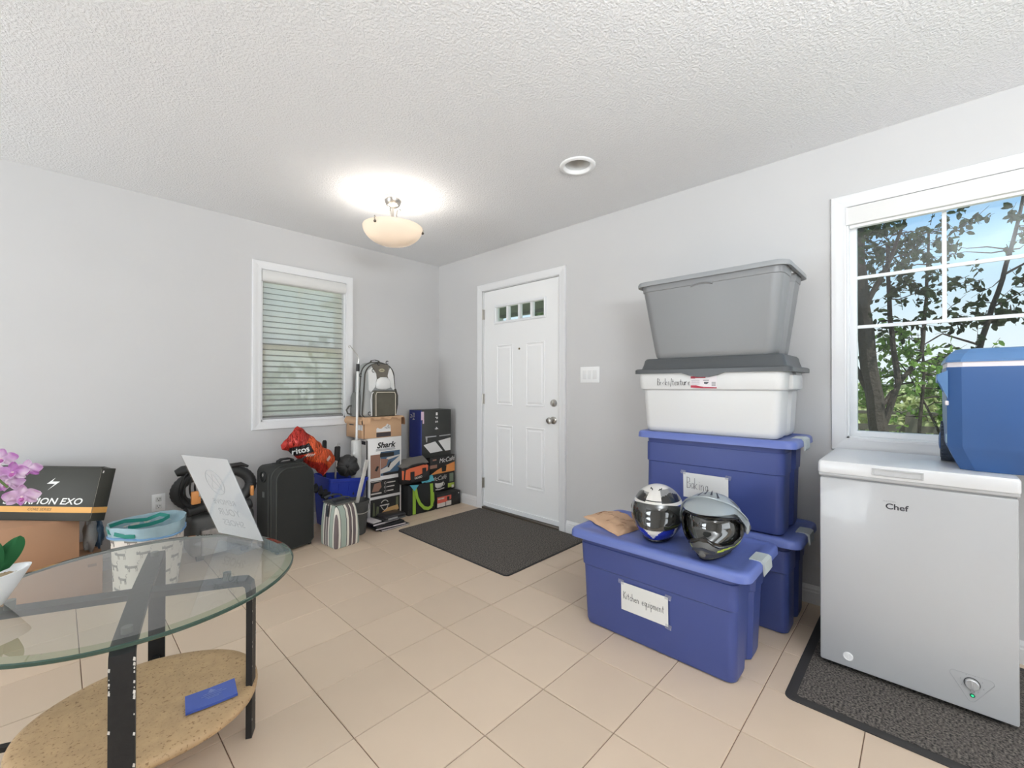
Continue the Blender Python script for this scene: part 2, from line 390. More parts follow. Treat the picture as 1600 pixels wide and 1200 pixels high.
def casing(parent, fr, u0, u1, z0, z1, w=.064, sides='tblr', th=.018):
    """mitred profiled casing round the opening (u0,u1,z0,z1) on a face frame"""
    prof = [(0, .004), (0, .011), (.006, .013), (.012, .012), (w*.55, th*.8), (w-.014, th), (w-.004, th), (w, th*.5), (w, 0)]
    def seg(c0, c1, o0, o1):
        bb = B(); rings = []
        for c, o in ((c0, o0), (c1, o1)):
            rings.append([fr(c[0]+o[0]*p, c[1]+o[1]*p, d) for p, d in prof])
        bb.loft(rings); part('casing', bb, m_trim, parent, ang=20)
    bl = 'b' in sides
    if 't' in sides: seg((u0, z1), (u1, z1), (-1, 1), (1, 1))
    if bl: seg((u0, z0), (u1, z0), (-1, -1), (1, -1))
    if 'l' in sides: seg((u0, z0), (u0, z1), (-1, -1 if bl else 0), (-1, 1))
    if 'r' in sides: seg((u1, z0), (u1, z1), (1, -1 if bl else 0), (1, 1))

# ---- small single-hung window with a sheer shade (left wall)
w1 = setting('window_1', (1.436, YW, .83))
FL_ = Frame((0, YW, 0), (1, 0, 0), (0, 0, 1))           # left wall face, u = x
casing(w1, FL_, *LW)
jb = B(); x0, x1, z0, z1 = LW
for bx in ((x0-.001, x0+.012, z0, z1), (x1-.012, x1+.001, z0, z1), (x0, x1, z0-.001, z0+.014), (x0, x1, z1-.012, z1+.001)):
    jb.box(bx[0], bx[1], YW+.001, YW+.15, bx[2], bx[3])
part('jamb', jb, m_vinyl, w1, smooth=False)
def sash(parent, u0, u1, z0, z1, d0, d1, fr, w=.036, name='sash'):
    bb = B()
    for a in ((u0, u0+w, z0, z1), (u1-w, u1, z0, z1), (u0+w, u1-w, z0, z0+w), (u0+w, u1-w, z1-w, z1)):
        bb.prism([(a[0], a[2]), (a[1], a[2]), (a[1], a[3]), (a[0], a[3])], fr, -d1, -d0)
    part(name, bb, m_vinyl, parent, smooth=False)
    gb = B(); gb.prism([(u0+w, z0+w), (u1-w, z0+w), (u1-w, z1-w), (u0+w, z1-w)], fr, -(d0+d1)/2-.002, -(d0+d1)/2+.002)
    part('pane', gb, m_glass, parent, smooth=False)
sash(w1, x0+.012, x1-.012, 1.470, z1-.012, .10, .135, FL_)
sash(w1, x0+.012, x1-.012, z0+.014, 1.510, .065, .10, FL_)
mb = B(); mb.prism([(1.420, 1.505), (1.436, 1.505), (1.436, 2.03), (1.420, 2.03)], FL_, -.122, -.112); part('muntin', mb, m_vinyl, w1, smooth=False)

sh = thing('window_shade', 'sheer white horizontal-vane shade lowered over the small window, with a white cassette', 'blind', (1.436, YW-.005, .9))
m_shade = mat('shade_cassette', (226, 225, 222), .5)
m_sheer = cloth_thin('sheer_fabric', (254, 250, 236), .46, .75)
m_vane = cloth_thin('shade_vane', (128, 128, 122), .10, .25)
cbx = B(); cbx.loft([[(x, YW-.012+dy, zz) for dy, zz in ((.07, 2.078), (.0, 2.078), (-.012, 2.06), (-.016, 2.03), (-.012, 1.996), (0, 1.988), (.07, 1.988))] for x in (1.098, 1.772)])
part('cassette', cbx, m_shade, sh, ang=50)
fb = B(); fb.box(1.102, 1.762, YW+.046, YW+.047, .90, 1.99); part('sheer', fb, m_sheer, sh, smooth=False)
fb = B(); fb.box(1.102, 1.762, YW+.008, YW+.0085, .90, 1.99); part('sheer', fb, cloth_thin('sheer_front', (254, 253, 248), .86, .45), sh, smooth=False)
NV = 24; zt, zb = 1.985, .912; vp = (zt-zb)/NV
vb = B()
vb.loft([[(x, YW+.010+.034*(.5-.5*cos(pi*k/6)), -.5*vp+vp*.30*k/6) for k in range(7)] for x in (1.104, 1.760)], False, False, loop=False)
vm = mesh_of('vane', vb, m_vane)
for k in range(NV):
    o = lk(bpy.data.objects.new('vane', vm)); o.parent = sh
    M = MW[sh.name].inverted(); o.location = M @ Vector((0, 0, zt-(k+.5)*vp)); 
bb = B(); bb.box(1.102, 1.762, YW+.004, YW+.05, .893, .914, .004); part('bottom_rail', bb, mat('grey_rail', (150, 150, 150), .5), sh)

# ---- big window (right wall)
w2 = setting('window_2', (XW, -.22, .84))
FR_ = Frame((XW, 0, 0), (0, -1, 0), (0, 0, 1))          # right wall face, u = -y
u0, u1 = -RWIN[1], -RWIN[0]; z0, z1 = RWIN[2], RWIN[3]
casing(w2, FR_, u0, u1, z0, z1)
jb = B()
for a in ((u0-.001, u0+.01, z0, z1), (u1-.01, u1+.001, z0, z1), (u0, u1, z0-.001, z0+.008), (u0, u1, z1-.01, z1+.001)):
    jb.prism([(a[0], a[2]), (a[1], a[2]), (a[1], a[3]), (a[0], a[3])], FR_, -.15, -.001)
part('jamb', jb, m_vinyl, w2, smooth=False)
sash(w2, u0+.01, u1-.01, z0+.008, z1-.01, .055, .10, FR_, .027)
for za in (1.4745, 1.7315):
    bb = B(); bb.prism([(u0+.037, za-.008), (u1-.037, za-.008), (u1-.037, za+.008), (u0+.037, za+.008)], FR_, -.084, -.072); part('muntin', bb, m_vinyl, w2, smooth=False)
for ua in (.071, .392):
    bb = B(); bb.prism([(ua-.008, 1.4825), (ua+.008, 1.4825), (ua+.008, z1-.03), (ua-.008, z1-.03)], FR_, -.085, -.071); part('muntin', bb, m_vinyl, w2, smooth=False)
sv = thing('rolled_shade', 'raised white roller shade cassette along the top of the big window', 'blind', (XW, -.22, 1.99))
bb = B(); bb.prism([(u0+.003, 2.082), (u0+.003, 1.994), (u1-.003, 1.994), (u1-.003, 2.082)], FR_, -.05, .012); part('cassette', bb, m_shade, sv, smooth=False)
bb = B(); bb.prism([(u0+.012, 1.995), (u0+.012, 1.982), (u1-.012, 1.982), (u1-.012, 1.995)], FR_, -.04, -.012); part('hem_bar', bb, m_white, sv, smooth=False)
bb = B(); bb.prism([(u0, 2.083), (u0, 1.993), (u0+.006, 1.993), (u0+.006, 2.083)], FR_, -.05, .016); part('end_cap', bb, m_white, sv, smooth=False)

# ---- entrance door
d1 = setting('door_1', (XW, 2.6, 0))
u0, u1 = -DR[1], -DR[0]
casing(d1, FR_, u0, u1, 0, DR[3], .064, 'tlr')
jb = B()
for a in ((u0-.001, u0+.004, 0, DR[3]), (u1-.004, u1+.001, 0, DR[3]), (u0, u1, DR[3]-.004, DR[3]+.001)):
    jb.prism([(a[0], a[2]), (a[1], a[2]), (a[1], a[3]), (a[0], a[3])], FR_, -.15, -.001)
part('jamb', jb, m_trim, d1, smooth=False)
lx0, lx1, lz0, lz1 = -2.893, -2.312, 1.762, 1.902            # glazed opening of the slab
sl = B(); a0, a1, c0, c1 = u0+.006, u1-.006, .032, DR[3]-.007
for r_ in ((a0, lx0, c0, c1), (lx1, a1, c0, c1), (lx0, lx1, c0, lz0), (lx0, lx1, lz1, c1)):
    sl.prism([(r_[0], r_[2]), (r_[1], r_[2]), (r_[1], r_[3]), (r_[0], r_[3])], FR_, -.06, -.016)
part('door_slab', sl, m_door, d1, smooth=False)
def emboss(uu0, uu1, zz0, zz1):
    """raised panel: sunk moulding round a raised field"""
    bb = B(); w = .022; D = -.016
    rings = []
    for ins, d in ((0, D), (.003, D+.006), (.009, D+.0065), (.016, D+.001), (.024, D+.0008), (.034, D+.006)):
        rings.append([FR_(x, y, d) for x, y in ((uu0+ins, zz0+ins), (uu1-ins, zz0+ins), (uu1-ins, zz1-ins), (uu0+ins, zz1-ins))])
    bb.loft(rings, False, True); part('door_panel', bb, m_door, d1, ang=15)
for ua, ub in ((-2.882, -2.676), (-2.520, -2.308)):
    emboss(ua, ub, .99, 1.547); emboss(ua, ub, .272, .808)
lf = B()
def frame_rings(bb, fr, x0, x1, z0, z1, prof):
    bb.loft([[fr(x, y, d) for x, y in ((x0+i, z0+i), (x1-i, z0+i), (x1-i, z1-i), (x0+i, z1-i))] for i, d in prof], False, False)
frame_rings(lf, FR_, -2.912, -2.293, 1.743, 1.918, ((0, -.016), (0, -.008), (.006, -.004), (.016, -.004), (.023, -.012), (.023, -.04)))
part('lite_frame', lf, m_vinyl, d1, ang=20)
for k in range(4):
    ww = (lx1-lx0)/4; gb = B(); xa = lx0+k*ww
    gb.prism([(xa+.004, lz0), (xa+ww-.004, lz0), (xa+ww-.004, lz1), (xa+.004, lz1)], FR_, -.040, -.036); part('pane', gb, m_glass, d1, smooth=False)
    if k: bb = B(); bb.prism([(xa-.011, lz0), (xa+.011, lz0), (xa+.011, lz1), (xa-.011, lz1)], FR_, -.05, -.014); part('muntin', bb, m_vinyl, d1, smooth=False)
def rose(u, z, prof, name, mm, extra=None):
    bb = B(); n = 24
    bb.loft([[FR_(u+r_*cos(2*pi*k/n), z+r_*sin(2*pi*k/n), d) for k in range(n)] for r_, d in prof])
    if extra: extra(bb)
    return part(name, bb, mm, d1)
rose(-2.214, .884, ((.031, -.016), (.031, -.008), (.026, -.002), (.013, .001), (.012, .022), (.020, .028), (.027, .038), (.028, .046), (.022, .056), (.008, .06)), 'doorknob', m_nickel)
rose(-2.209, 1.026, ((.031, -.016), (.030, -.004), (.026, .001), (.012, .002)), 'deadbolt', m_nickel, lambda bb: bb.box(XW-.018, XW-.001, 2.204, 2.213, 1.006, 1.046, .002))
rose(-2.598, 1.498, ((.009, -.016), (.009, -.012), (.006, -.010)), 'peephole', mat('brass_dark', (120, 105, 80), .3, 1))
for hz in (1.849, 1.045, .245):
    bb = B(); bb.tube([FR_(u0+.003, hz-.05, .003), FR_(u0+.003, hz+.05, .003)], .006, 10); bb.prism([(u0-.002, hz-.047), (u0+.018, hz-.047), (u0+.018, hz+.047), (u0-.002, hz+.047)], FR_, -.014, .001)
    part('hinge', bb, m_nickel, d1)
bb = B(); bb.box(XW-.012, XW+.14, DR[0]+.002, DR[1]-.002, .0, .022, .004); part('threshold', bb, mat('aluminium', (120, 112, 104), .4, .8), d1)
bb = B(); bb.prism([(a0, .026), (a1, .026), (a1, .062), (a0, .062)], FR_, -.02, -.006); part('door_sweep', bb, m_vinyl, d1, smooth=False)

# ---- light switch, outlet, recessed light, ceiling lamp
sw = thing('light_switch', 'white three-gang switch plate on the wall right of the door', 'switch', (XW, 1.849, 1.193))
bb = B().box(XW-.006, XW, 1.763, 1.934, 1.193, 1.314, .002); part('wall_plate', bb, m_white, sw)
for k in range(3):
    yc = 1.849+(k-1)*.046
    bb = B(); bb.box(XW-.0085, XW-.005, yc-.0165, yc+.0165, 1.220, 1.287, .001); part('rocker', bb, mat('rocker_white', (228, 228, 227), .3), sw)
ol = thing('wall_outlet', 'white duplex outlet low on the grey wall above the trash basket', 'outlet', (.475, YW, .319))
bb = B().box(.439, .511, YW-.005, YW, .319, .434, .0015); part('wall_plate', bb, m_white, ol)
for zc in (.352, .400):
    q = B().box(.459, .491, YW-.0075, YW-.004, zc-.016, zc+.016, .003); part('socket', q, mat('socket_white', (225, 225, 222), .4), ol)
    q = B()
    for dx in (-.007, .007): q.box(.475+dx-.0014, .475+dx+.0014, YW-.0082, YW-.007, zc-.002, zc+.009)
    q.box(.4725, .4775, YW-.0082, YW-.007, zc-.011, zc-.006); part('slot', q, m_black, ol, smooth=False)
rl = thing('recessed_light', 'white round recessed ceiling light, unlit, in front of the big window side', 'ceiling light', (RX, RY, H))
bb = B(); bb.lathe([(.103, 0), (.102, -.006), (.094, -.011), (.082, -.010), (.075, -.002), (.072, .01)], 48, (RX, RY, H), False, False); part('trim_ring', bb, m_white, rl)
bb = B(); bb.lathe([(.072, .008), (.066, .03), (.06, .055), (.05, .085)], 40, (RX, RY, H), False, True); part('baffle', bb, mat('baffle_white', (205, 205, 203), .5), rl)
bb = B(); bb.lathe([(.038, .062), (.046, .072), (.046, .084)], 32, (RX, RY, H)); part('bulb', bb, mat('frosted_bulb', (222, 222, 218), .3), rl)

LX, LY = 1.558, 2.596
cl = thing('ceiling_lamp', 'semi-flush ceiling lamp with an alabaster glass bowl and brushed nickel arms, lit', 'ceiling lamp', (LX, LY, H))
C = (LX, LY, 0)
bb = B(); bb.lathe([(.058, H), (.06, H-.012), (.056, H-.03), (.045, H-.055), (.03, H-.066), (.012, H-.07)], 32, C); part('canopy', bb, m_nickel, cl)
bb = B(); bb.tube([(LX, LY, H-.06), (LX, LY, 2.17)], .008, 12); part('stem', bb, m_nickel, cl)
RB = .196; ZR = 2.235
for k in range(3):
    a = R(205+120*k); pts = []
    for rr, zz in ((.052, 2.352), (.045, 2.364), (.034, 2.362), (.026, 2.345), (.024, 2.32), (.036, 2.275), (.07, 2.235), (.12, 2.222), (.17, 2.230), (RB+.004, 2.243), (RB+.006, 2.229), (RB-.001, 2.213)):
        pts.append((LX+rr*cos(a), LY+rr*sin(a), zz))
    bb = B(); bb.tube(pts, [.004, .005, .005, .005, .005, .005, .005, .004, .004, .004, .004, .004], 8); part('arm', bb, m_nickel, cl)
    bb = B(); bb.sphere((LX+(RB+.001)*cos(a), LY+(RB+.001)*sin(a), 2.210), .009); part('finial', bb, mat('dark_nickel', (110, 102, 95), .3, 1), cl)
m_bowl = bpy.data.materials.new('alabaster_glass'); m_bowl.use_nodes = True; t = m_bowl.node_tree; t.nodes.clear()
o_ = t.nodes.new('ShaderNodeOutputMaterial'); tl = t.nodes.new('ShaderNodeBsdfTranslucent'); df = t.nodes.new('ShaderNodeBsdfPrincipled'); mi = t.nodes.new('ShaderNodeMixShader')
tl.inputs[0].default_value = rgb((250, 242, 232)); df.inputs['Base Color'].default_value = rgb((228, 216, 200)); df.inputs['Roughness'].default_value = .25; mi.inputs[0].default_value = .24
t.links.new(df.outputs[0], mi.inputs[1]); t.links.new(tl.outputs[0], mi.inputs[2]); t.links.new(mi.outputs[0], o_.inputs[0])
bb = B(); prof = [(RB*sin(a), ZR-.122*(cos(a)) + 0) for a in [R(x) for x in (4, 12, 22, 32, 42, 52, 62, 72, 81, 88)]]
prof = [(r_, z_) for r_, z_ in prof]
bb.lathe(prof+[(RB, ZR), (RB-.004, ZR+.001)]+[(max(r_-.004, .004), z_+.004) for r_, z_ in reversed(prof)], 48, C, True, True); part('glass_bowl', bb, m_bowl, cl)
m_bulb = bpy.data.materials.new('lit_bulb'); m_bulb.use_nodes = True; em = m_bulb.node_tree.nodes.new('ShaderNodeEmission'); em.inputs[0].default_value = (1, .88, .7, 1); em.inputs[1].default_value = 6
m_bulb.node_tree.links.new(em.outputs[0], m_bulb.node_tree.nodes['Material Output'].inputs[0])
for sgn in (-1, 1):
    bx, by = LX+sgn*Rh.x*.085, LY+sgn*Rh.y*.085
    bb = B(); bb.sphere((bx, by, 2.205), .03, 16, 10); part('bulb', bb, m_bulb, cl)
    bb = B(); bb.tube([(LX, LY, 2.20), (bx-sgn*Rh.x*.028, by-sgn*Rh.y*.028, 2.205)], .011, 10); part('lamp_holder', bb, m_white, cl)
    light('ceiling_lamp_bulb', 'POINT', (bx, by, 2.245), (0, 0, -1), 4.3, (1, .965, .93), shadow_soft_size=.03)

# ---- the two door mats
def doormat(name, label, x0, x1, y0, y1, border, th=.008):
    t_ = thing(name, label, 'mat', ((x0+x1)/2, (y0+y1)/2, 0))
    bb = B(); bb.loft([rring(x0, x1, y0, y1, 0, .03), rring(x0, x1, y0, y1, th*.5, .03), rring(x0+.006, x1-.006, y0+.006, y1-.006, th*.75, .025)]); part('rubber_edge', bb, mat('black_rubber', (52, 50, 49), .75), t_)
    bb = B(); bb.loft([rring(x0+border, x1-border, y0+border, y1-border, th*.4, .012), rring(x0+border, x1-border, y0+border, y1-border, th, .012)])
    part('carpet_pile', bb, m_pile, t_, kind='stuff')
m_pile = mat('charcoal_pile', (52, 49, 47), .97)
t = m_pile.node_tree; b_ = t.nodes['Principled BSDF']; tcn = t.nodes.new('ShaderNodeTexCoord')
v1 = t.nodes.new('ShaderNodeTexNoise'); v1.inputs['Scale'].default_value = 130; v1.inputs['Detail'].default_value = 3
cr_ = t.nodes.new('ShaderNodeValToRGB'); cr_.color_ramp.elements[0].position = .35; cr_.color_ramp.elements[0].color = rgb((40, 38, 37)); cr_.color_ramp.elements[1].position = .72; cr_.color_ramp.elements[1].color = rgb((128, 120, 112))
bp = t.nodes.new('ShaderNodeBump'); bp.inputs['Strength'].default_value = .9; bp.inputs['Distance'].default_value = .004
t.links.new(tcn.outputs['Object'], v1.inputs['Vector']); t.links.new(v1.outputs['Fac'], cr_.inputs[0]); t.links.new(cr_.outputs[0], b_.inputs['Base Color'])
t.links.new(v1.outputs['Fac'], bp.inputs['Height']); t.links.new(bp.outputs[0], b_.inputs['Normal'])
doormat('door_mat', 'dark charcoal ribbed mat on the tiles in front of the white entrance door', 1.893, 2.785, 1.848, 3.078, .008)
doormat('floor_mat', 'dark charcoal mat with a rubber border lying under the white freezer', 1.884, 2.748, -.9, .386, .035)

# ================================================================== storage totes by the right wall
m_blue = mat('blue_tote_plastic', (66, 80, 140), .42, var=.06, vscale=4, bump=.04, bscale=12, bdist=.01)
m_bluelid = mat('blue_tote_lid', (100, 116, 182), .38, var=.05, vscale=5)
m_latch = mat('grey_latch_plastic', (190, 198, 196), .45)
m_paper = mat('white_paper', (226, 226, 222), .8)
m_ink = mat('marker_ink', (40, 40, 46), .6)
m_tape = cloth_thin('clear_tape', (214, 216, 228), .82, .1)
def blue_tote(label, x0, x1, y0, y1, z0, ztop, lx0, lx1, ly0, ly1):
    """tapered body with a crease, ribbed ends, an overhanging lid and two clip latches"""
    t_ = thing('storage_tote', label, 'storage bin', ((x0+x1)/2, (y0+y1)/2, z0), group='blue storage totes')
    h = ztop-z0-.02; bb = B(); tx, ty = (lx0+.028-x0), (ly0+.05-y0); tx2, ty2 = (lx1-.028-x1), (ly1-.05-y1)
    def rg(f, ins=0, r=.035): return rring(x0+tx*f+ins, x1+tx2*f-ins, y0+ty*f+ins, y1+ty2*f-ins, z0+h*f, r, 5, (.055, .018))
    bb.loft([rg(0, .015, .03), rg(.012, .004), rg(.05, .0), rg(.655, .004), rg(.665, -.001), rg(.90, 0), rg(.905, .004), rg(.985, .002)])
    part('body', bb, m_blue, t_, ang=30)
    zl = ztop
    bb = B(); A = (lx0, lx1, ly0, ly1)
    def lr(z, ins, r): return rring(lx0+ins, lx1-ins, ly0+ins, ly1-ins, z, r, 6)
    bb.loft([lr(zl-.036, .006, .05), lr(zl-.036, .001, .05), lr(zl-.012, .003, .05), lr(zl-.003, .009, .046), lr(zl, .017, .04), lr(zl, .045, .03), lr(zl-.004, .05, .028), lr(zl-.004, .10, .02)])
    part('lid', bb, m_bluelid, t_, ang=40)
    xm = (lx0+lx1)/2
    for sgn, ye in ((-1, ly0), (1, ly1)):
        bb = B(); w = .052
        pr_ = [(ye-sgn*.052, zl+.002), (ye-sgn*.006, zl+.003), (ye+sgn*.006, zl-.004), (ye+sgn*.009, zl-.046), (ye+sgn*.003, zl-.058), (ye-.0*sgn, zl-.044), (ye-sgn*.002, zl-.01), (ye-sgn*.05, zl-.006)]
        bb.loft([[(xx, a, b) for a, b in pr_] for xx in (xm-w, xm+w)]); part('latch', bb, m_latch, t_, ang=25)
    return t_
def paper_note(t_, fr, x0, x1, y0, y1, words, tx, ty, size, slope, label):
    bb = B(); bb.prism([(x0, y0), (x1, y0), (x1, y1), (x0, y1)], fr, .0005, .0012); p_ = part('paper_note', bb, m_paper, t_, smooth=False, label=label)
    bb = B(); handwriting(bb, words, fr, tx, ty, size, .0011, slope, .62); part('handwriting', bb, m_ink, p_)
    for cx, cy in ((x0, y1), (x1, y1), (x1, y0)):
        bb = B(); bb.prism([(cx-.016, cy-.008), (cx+.012, cy-.012), (cx+.016, cy+.010), (cx-.012, cy+.012)], fr, .0014, .0018); part('tape', bb, m_tape, t_, smooth=False)
lowb = blue_tote('blue lidded tote standing on the floor against the wall, under the one marked Baking', 2.347, 2.69, .462, 1.155, 0, .455, 2.31, 2.768, .405, 1.225)
midb = blue_tote('blue lidded tote marked Baking in the tall stack, under the white tote', 2.345, 2.69, .482, 1.165, .456, .911, 2.305, 2.765, .420, 1.212)
def front(x0b, tx, h): return Vector((-h, 0, 0)), None
def facex(x_bot, x_top, z0, z1):
    """leaning front face of a tote, seen from -x"""
    upv = Vector((x_top-x_bot, 0, z1-z0)); return Frame((x_bot-.002, 0, z0), (0, -1, 0), upv)
frm = facex(2.345, 2.333, .456, .891)
paper_note(midb, frm, -.945, -.717, .114, .246, 'Baking', -.925, .165, .058, -.02, 'white paper note reading Baking')
kit = blue_tote('blue lidded tote marked Kitchen equipment with two helmets on it, nearest the camera', 1.812, 2.150, .532, 1.222, 0, .455, 1.772, 2.262, .472, 1.302)
frk = facex(1.812, 1.800, 0, .435)
paper_note(kit, frk, -1.018, -.795, .135, .262, 'Kitchen equipment', -1.006, .188, .034, -.0010, 'white paper note reading Kitchen equipment')

# white tote with grey domed lid
m_wt = mat('white_tote_plastic', (218, 218, 216), .38, bump=.03, bscale=10, bdist=.01)
m_gl = mat('charcoal_lid_plastic', (76, 79, 81), .36, var=.04)
wt = thing('white_tote', 'white tote with a dark grey domed lid between the Baking tote and the grey tote', 'storage bin', (2.55, .82, .912))
bb = B(); z0 = .912
def wr(z, ins, r=.04, nt_=(.05, .014)): return rring(2.322+ins, 2.752-ins*.8, .475+ins, 1.198-ins*1.1, z, r, 5, nt_)
bb.loft([wr(z0, .036, .03), wr(z0+.012, .026), wr(z0+.03, .023), wr(1.143, .013), wr(1.150, .0), wr(1.155, -.002), wr(1.225, -.006), wr(1.238, -.004)])
part('body', bb, m_wt, wt, ang=30)
for ye, sg in ((.475, -1), (1.198, 1)):
    bb = B(); bb.box(2.43, 2.64, min(ye-sg*.01, ye+sg*.022), max(ye-sg*.01, ye+sg*.022), 1.150, 1.222, .006); part('handle', bb, m_wt, wt)
bb = B()
def gr(z, ins, r=.045): return rring(2.302+ins, 2.772-ins, .437+ins, 1.226-ins, z, r, 6)
bb.loft([gr(1.236, .006), gr(1.236, 0), gr(1.256, .0), gr(1.262, .006), gr(1.262, .028, .04), gr(1.285, .036, .04), gr(1.312, .042, .04), gr(1.321, .05, .035), gr(1.321, .075, .03), gr(1.316, .08, .03)])
part('lid', bb, m_gl, wt, ang=35)
frw = Frame((2.3135, 0, 0), (0, -1, 0), (0, 0, 1))
bb = B(); bb.prism([(-.955, 1.24), (-.93, 1.232), (-.90, 1.222), (-.86, 1.214), (-.80, 1.214), (-.76, 1.222), (-.735, 1.232), (-.715, 1.24), (-.715, 1.256), (-.955, 1.256)], frw, -.004, .0125); part('lid_tab', bb, m_gl, wt, smooth=False)
frw = Frame((2.3165, 0, 0), (0, -1, 0), (0, 0, 1))
lb = B(); quad(lb, frw, -.896, -.765, 1.155, 1.229, .001); L_ = part('product_label', lb, mat('label_white', (228, 222, 224), .5), wt, label='white and red product sticker')
m_red = mat('label_red', (176, 42, 66), .5)
lb = B(); quad(lb, frw, -.896, -.873, 1.206, 1.218, .0018); quad(lb, frw, -.873, -.82, 1.208, 1.217, .0016); poly(lb, frw, [(-.896, 1.158), (-.896, 1.170), (-.868, 1.170), (-.83, 1.162), (-.765, 1.160), (-.765, 1.155), (-.835, 1.155)], .0016)
part('print', lb, m_red, L_, smooth=False)
lb = B(); poly(lb, frw, [(-.828, 1.188), (-.804, 1.188), (-.808, 1.180), (-.815, 1.176), (-.827, 1.178)], .0018); quad(lb, frw, -.832, -.803, 1.195, 1.198, .0018)
for k in range(5): quad(lb, frw, -.79, -.77, 1.167+k*.0045, 1.169+k*.0045, .0018); quad(lb, frw, -.893, -.85, 1.176+k*.005, 1.177+k*.005, .0018)
part('fine_print', lb, mat('label_grey', (96, 96, 100), .6), L_, smooth=False)
hb = B(); handwriting(hb, 'Books/texture', frw, -1.080, 1.171, .037, .0010, 0.0, .70); part('handwriting', hb, m_ink, wt)
# grey open tote on top
m_gt = mat('grey_tote_plastic', (132, 133, 134), .42, bump=.03, bscale=9, bdist=.012)
m_gr = mat('light_grey_rim', (150, 152, 153), .4)
gt = thing('grey_tote', 'tall grey tapered tote at the very top of the tote stack', 'storage bin', (2.55, .82, 1.322))
bb = B(); z0 = 1.322
def g2(z, f, r=.05, d=0): return rring(2.352-.040*f+d, 2.706+.040*f-d, .517-.050*f+d, 1.128+.060*f-d, z, r, 5, (.055, .028*min(1, max(0, 1.0))))
bb.loft([g2(z0, -.25, .04), g2(z0+.01, -.08), g2(z0+.03, 0), g2(1.70, .86), g2(1.702, .93), g2(1.742, 1.0), g2(1.742, .92), g2(z0+.04, .0, d=.004)], True, True)
part('body', bb, m_gt, gt, ang=30)
bb = B()
def g3(z, ins, r=.06): return rring(2.296+ins, 2.766-ins, .445+ins, 1.210-ins, z, r, 6)
bb.loft([g3(1.738, .020), g3(1.731, .004), g3(1.731, 0), g3(1.746, .0), g3(1.756, .004), g3(1.757, .012), g3(1.742, .03), g3(1.738, .03)], False, False); part('rim', bb, m_gr, gt, ang=40)
bb = B(); fr = Frame((2.316, 0, 1.70), (0, -1, 0), (-.05, 0, 1))
bb.loft([[fr(-.895+.11*k/8, -.004+.010*sin(pi*k/8)+dy, dd) for dy, dd in ((-.006, 0), (0, .006), (.006, 0))] for k in range(9)]); part('pull_lip', bb, m_gt, gt)

# ================================================================== chest freezer and cooler
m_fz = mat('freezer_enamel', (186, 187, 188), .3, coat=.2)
m_gask = mat('gasket_grey', (150, 152, 154), .6)
fz = thing('chest_freezer', 'white chest freezer standing on the dark mat below the big window', 'freezer', (2.46, .045, .008))
fx0, fx1, fy0, fy1 = 2.212, 2.70, -.228, .319
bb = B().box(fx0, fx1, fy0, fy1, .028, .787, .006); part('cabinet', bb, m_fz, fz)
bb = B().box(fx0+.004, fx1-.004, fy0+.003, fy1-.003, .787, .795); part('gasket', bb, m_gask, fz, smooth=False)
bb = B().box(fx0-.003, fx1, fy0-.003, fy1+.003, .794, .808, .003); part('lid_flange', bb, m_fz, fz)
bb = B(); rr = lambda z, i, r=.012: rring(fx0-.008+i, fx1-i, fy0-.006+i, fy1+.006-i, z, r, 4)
bb.loft([rr(.8075, .006), rr(.8075, .001), rr(.812, 0), rr(.847, 0), rr(.8555, .004), rr(.8575, .012)]); part('lid', bb, mat('freezer_lid', (222, 223, 224), .3, coat=.2), fz, ang=30)  # lid colour lightened above the enamel to stand in for window light
frf = Frame((fx0-.008, 0, 0), (0, -1, 0), (0, 0, 1))
bb = B(); frame_rings(bb, frf, -.150, -.002, .817, .845, ((0, 0), (.002, .0035), (.006, .0035), (.007, -.001))); part('handle_rim', bb, m_fz, fz, ang=20)
bb = B(); quad(bb, frf, -.144, -.008, .823, .839, .0006); part('handle_recess', bb, mat('recess_grey', (196, 197, 198), .5), fz, smooth=False)
frf = Frame((fx0, 0, 0), (0, -1, 0), (0, 0, 1))
lb = B(); text(lb, 'Chef', frf, -.078, .702, .030, .001, bold=.0006, sx=1.12); part('lettering', lb, mat('logo_dark', (58, 58, 64), .4), fz, smooth=False)
lb = B(); text(lb, 'MASTER', frf, -.098, .7215, .0085, .001, space=1.35); part('lettering', lb, mat('logo_grey', (165, 165, 168), .4), fz, smooth=False)
# control panel: rounded triangle outline, dial, marks and green lamp
cy_, cz_ = .118, .125       # dial centre (u, z)
def tri(sc=1.0, cx=cy_-.001, cz=cz_-.013, n=8):
    cn = [(-.052, .038), (.053, .038), (0, -.048)]; pts = []
    for i, (x, z) in enumerate(cn):
        a = math.atan2(z+.0, x); 
        for k in range(n+1):
            b = a-R(60)*1+R(120)*k/n
            pts.append((cx+sc*(x*.82+.011*cos(b)), cz+sc*(z*.82+.011*sin(b))))
    pts.sort(key=lambda q: math.atan2(q[1]-cz, q[0]-cx)); return pts
tp = tri(); bb = B(); bb.tube([frf(x, z, .0003) for x, z in tp], .0007, 5, closed=True); part('panel_outline', bb, mat('outline_grey', (170, 171, 173), .5), fz)
n = 36; circ = lambda r, d: [frf(cy_+r*cos(2*pi*k/n), cz_+r*sin(2*pi*k/n), d) for k in range(n)]
bb = B(); bb.loft([circ(.0205, 0), circ(.0205, .002), circ(.018, .003)]); part('dial_ring', bb, mat('dial_black', (45, 46, 48), .4), fz)
bb = B(); bb.loft([circ(.0185, .001), circ(.0178, .012), circ(.0155, .014)])
bb.box(fx0-.0175, fx0-.013, -(cy_+.0025), -(cy_-.0025), cz_-.014, cz_+.014, .001); dl = part('dial', bb, mat('dial_silver', (196, 197, 198), .3, .4), fz)
lb = B()
